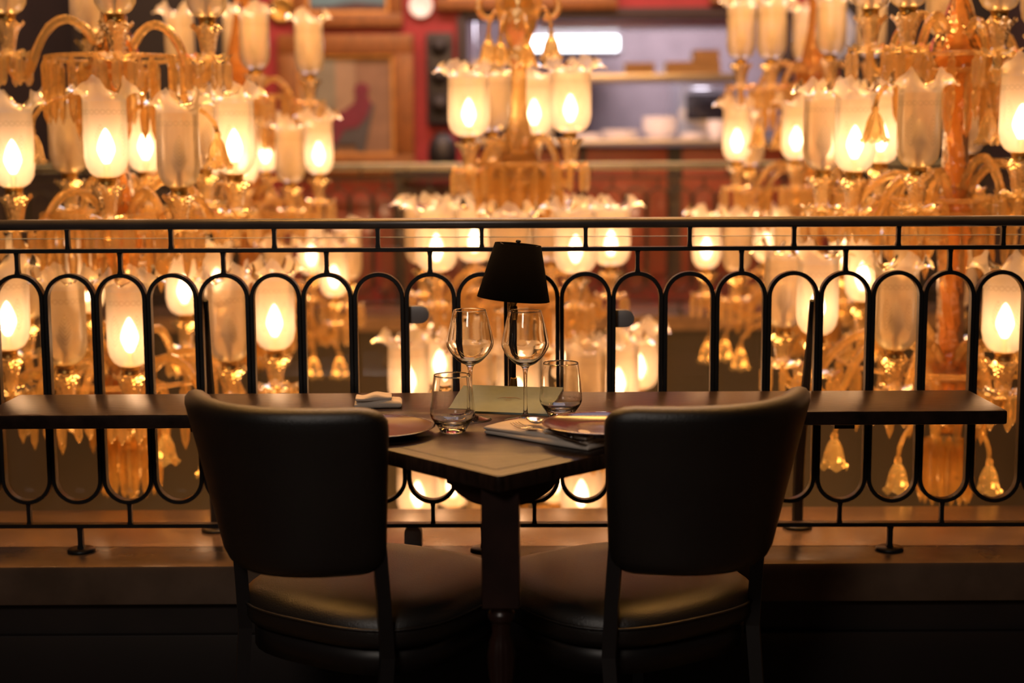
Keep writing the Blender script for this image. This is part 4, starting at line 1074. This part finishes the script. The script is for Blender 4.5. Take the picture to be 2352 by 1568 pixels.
m = MB(); m.tube([(X0 + 0.08, -0.05, Zt - 0.07), (X1 - 0.08, -0.05, Zt - 0.07)], 0.012, 10)
for xx in (X0 + 0.1, X1 - 0.1): m.tube([(xx, -0.05, Zt - 0.07), (xx, 0.0, Zt - 0.07)], 0.008, 8)
m.build('door_handle', M['ssteel'], un)
un2 = thing('storage_unit', 'tall dark steel unit at the back of the kitchen, left side', 'cabinet', (kx(1220, 11.6), 11.6, 0))
X0, X1 = kx(1130, 11.6) - un2.location.x, kx(1350, 11.6) - un2.location.x; Zt = P(1176, 190, 11.6).z
m = MB(); m.box((X0, 0, 0), (X1, 0.55, Zt)); m.build('body', M['mauvewall'], un2, bevel=0.01)
for k in range(3):
    w_ = (X1 - X0) / 3; m = MB(); m.box((X0 + k*w_ + 0.02, -0.02, 0.2), (X0 + (k+1)*w_ - 0.02, 0, Zt - 0.05)); dd = m.build('door', (M['black'], M['ssteel'], M['darkwall'])[k], un2, bevel=0.006)
    m = MB(); m.tube([(X0 + k*w_ + 0.06, -0.04, Zt - 0.45), (X0 + k*w_ + 0.06, -0.04, Zt - 0.25)], 0.01, 8); m.build('handle', M['ssteel'], dd)
# crockery on the counter
def bowl_stack(label, px, Y, Rb, n, step, name, flat=False):
    r = None
    for k in range(n):
        m = MB()
        if flat: pf_ = [(0.0, 0), (Rb*0.6, 0), (Rb, 0.016), (Rb*0.99, 0.020), (Rb*0.6, 0.006), (0.0, 0.005)]
        else: pf_ = smooth_prof([(0.0, 0), (Rb*0.5, 0), (Rb*0.85, 0.03), (Rb, 0.075), (Rb*0.97, 0.075), (Rb*0.8, 0.032), (0.0, 0.01)], 2)
        m.lathe(pf_, 32); o = m.build(name, M['white']); o.location = (kx(px, Y), Y, cz + k * step)
        tag(o, label[k], 'plate' if flat else 'bowl', 'white crockery on the pass counter')
ordn = ['lowest', 'second', 'third', 'fourth', 'fifth', 'sixth']
bowl_stack([f'white plate, {ordn[k]} from the bottom of the low pile on the steel counter' for k in range(5)], 1425, BACK_Y + 0.2, 0.125, 5, 0.011, 'plate', True)
bowl_stack([f'white bowl, {ordn[k]} from the bottom of the tall stack on the counter' for k in range(4)], 1516, BACK_Y + 0.2, 0.115, 4, 0.022, 'bowl')
bowl_stack([f'white plate, {ordn[k]} from the bottom of the pile nearest the right hatch post' for k in range(3)], 1590, BACK_Y + 0.2, 0.085, 3, 0.012, 'plate', True)
bowl_stack([f'small white bowl, {ordn[k]} from the bottom beside the range' for k in range(3)], 1645, BACK_Y + 0.22, 0.055, 3, 0.022, 'bowl')
bowl_stack([f'white plate, {ordn[k]} from the bottom of the pile behind the middle chandelier' for k in range(3)], 1350, BACK_Y + 0.2, 0.10, 3, 0.011, 'plate', True)
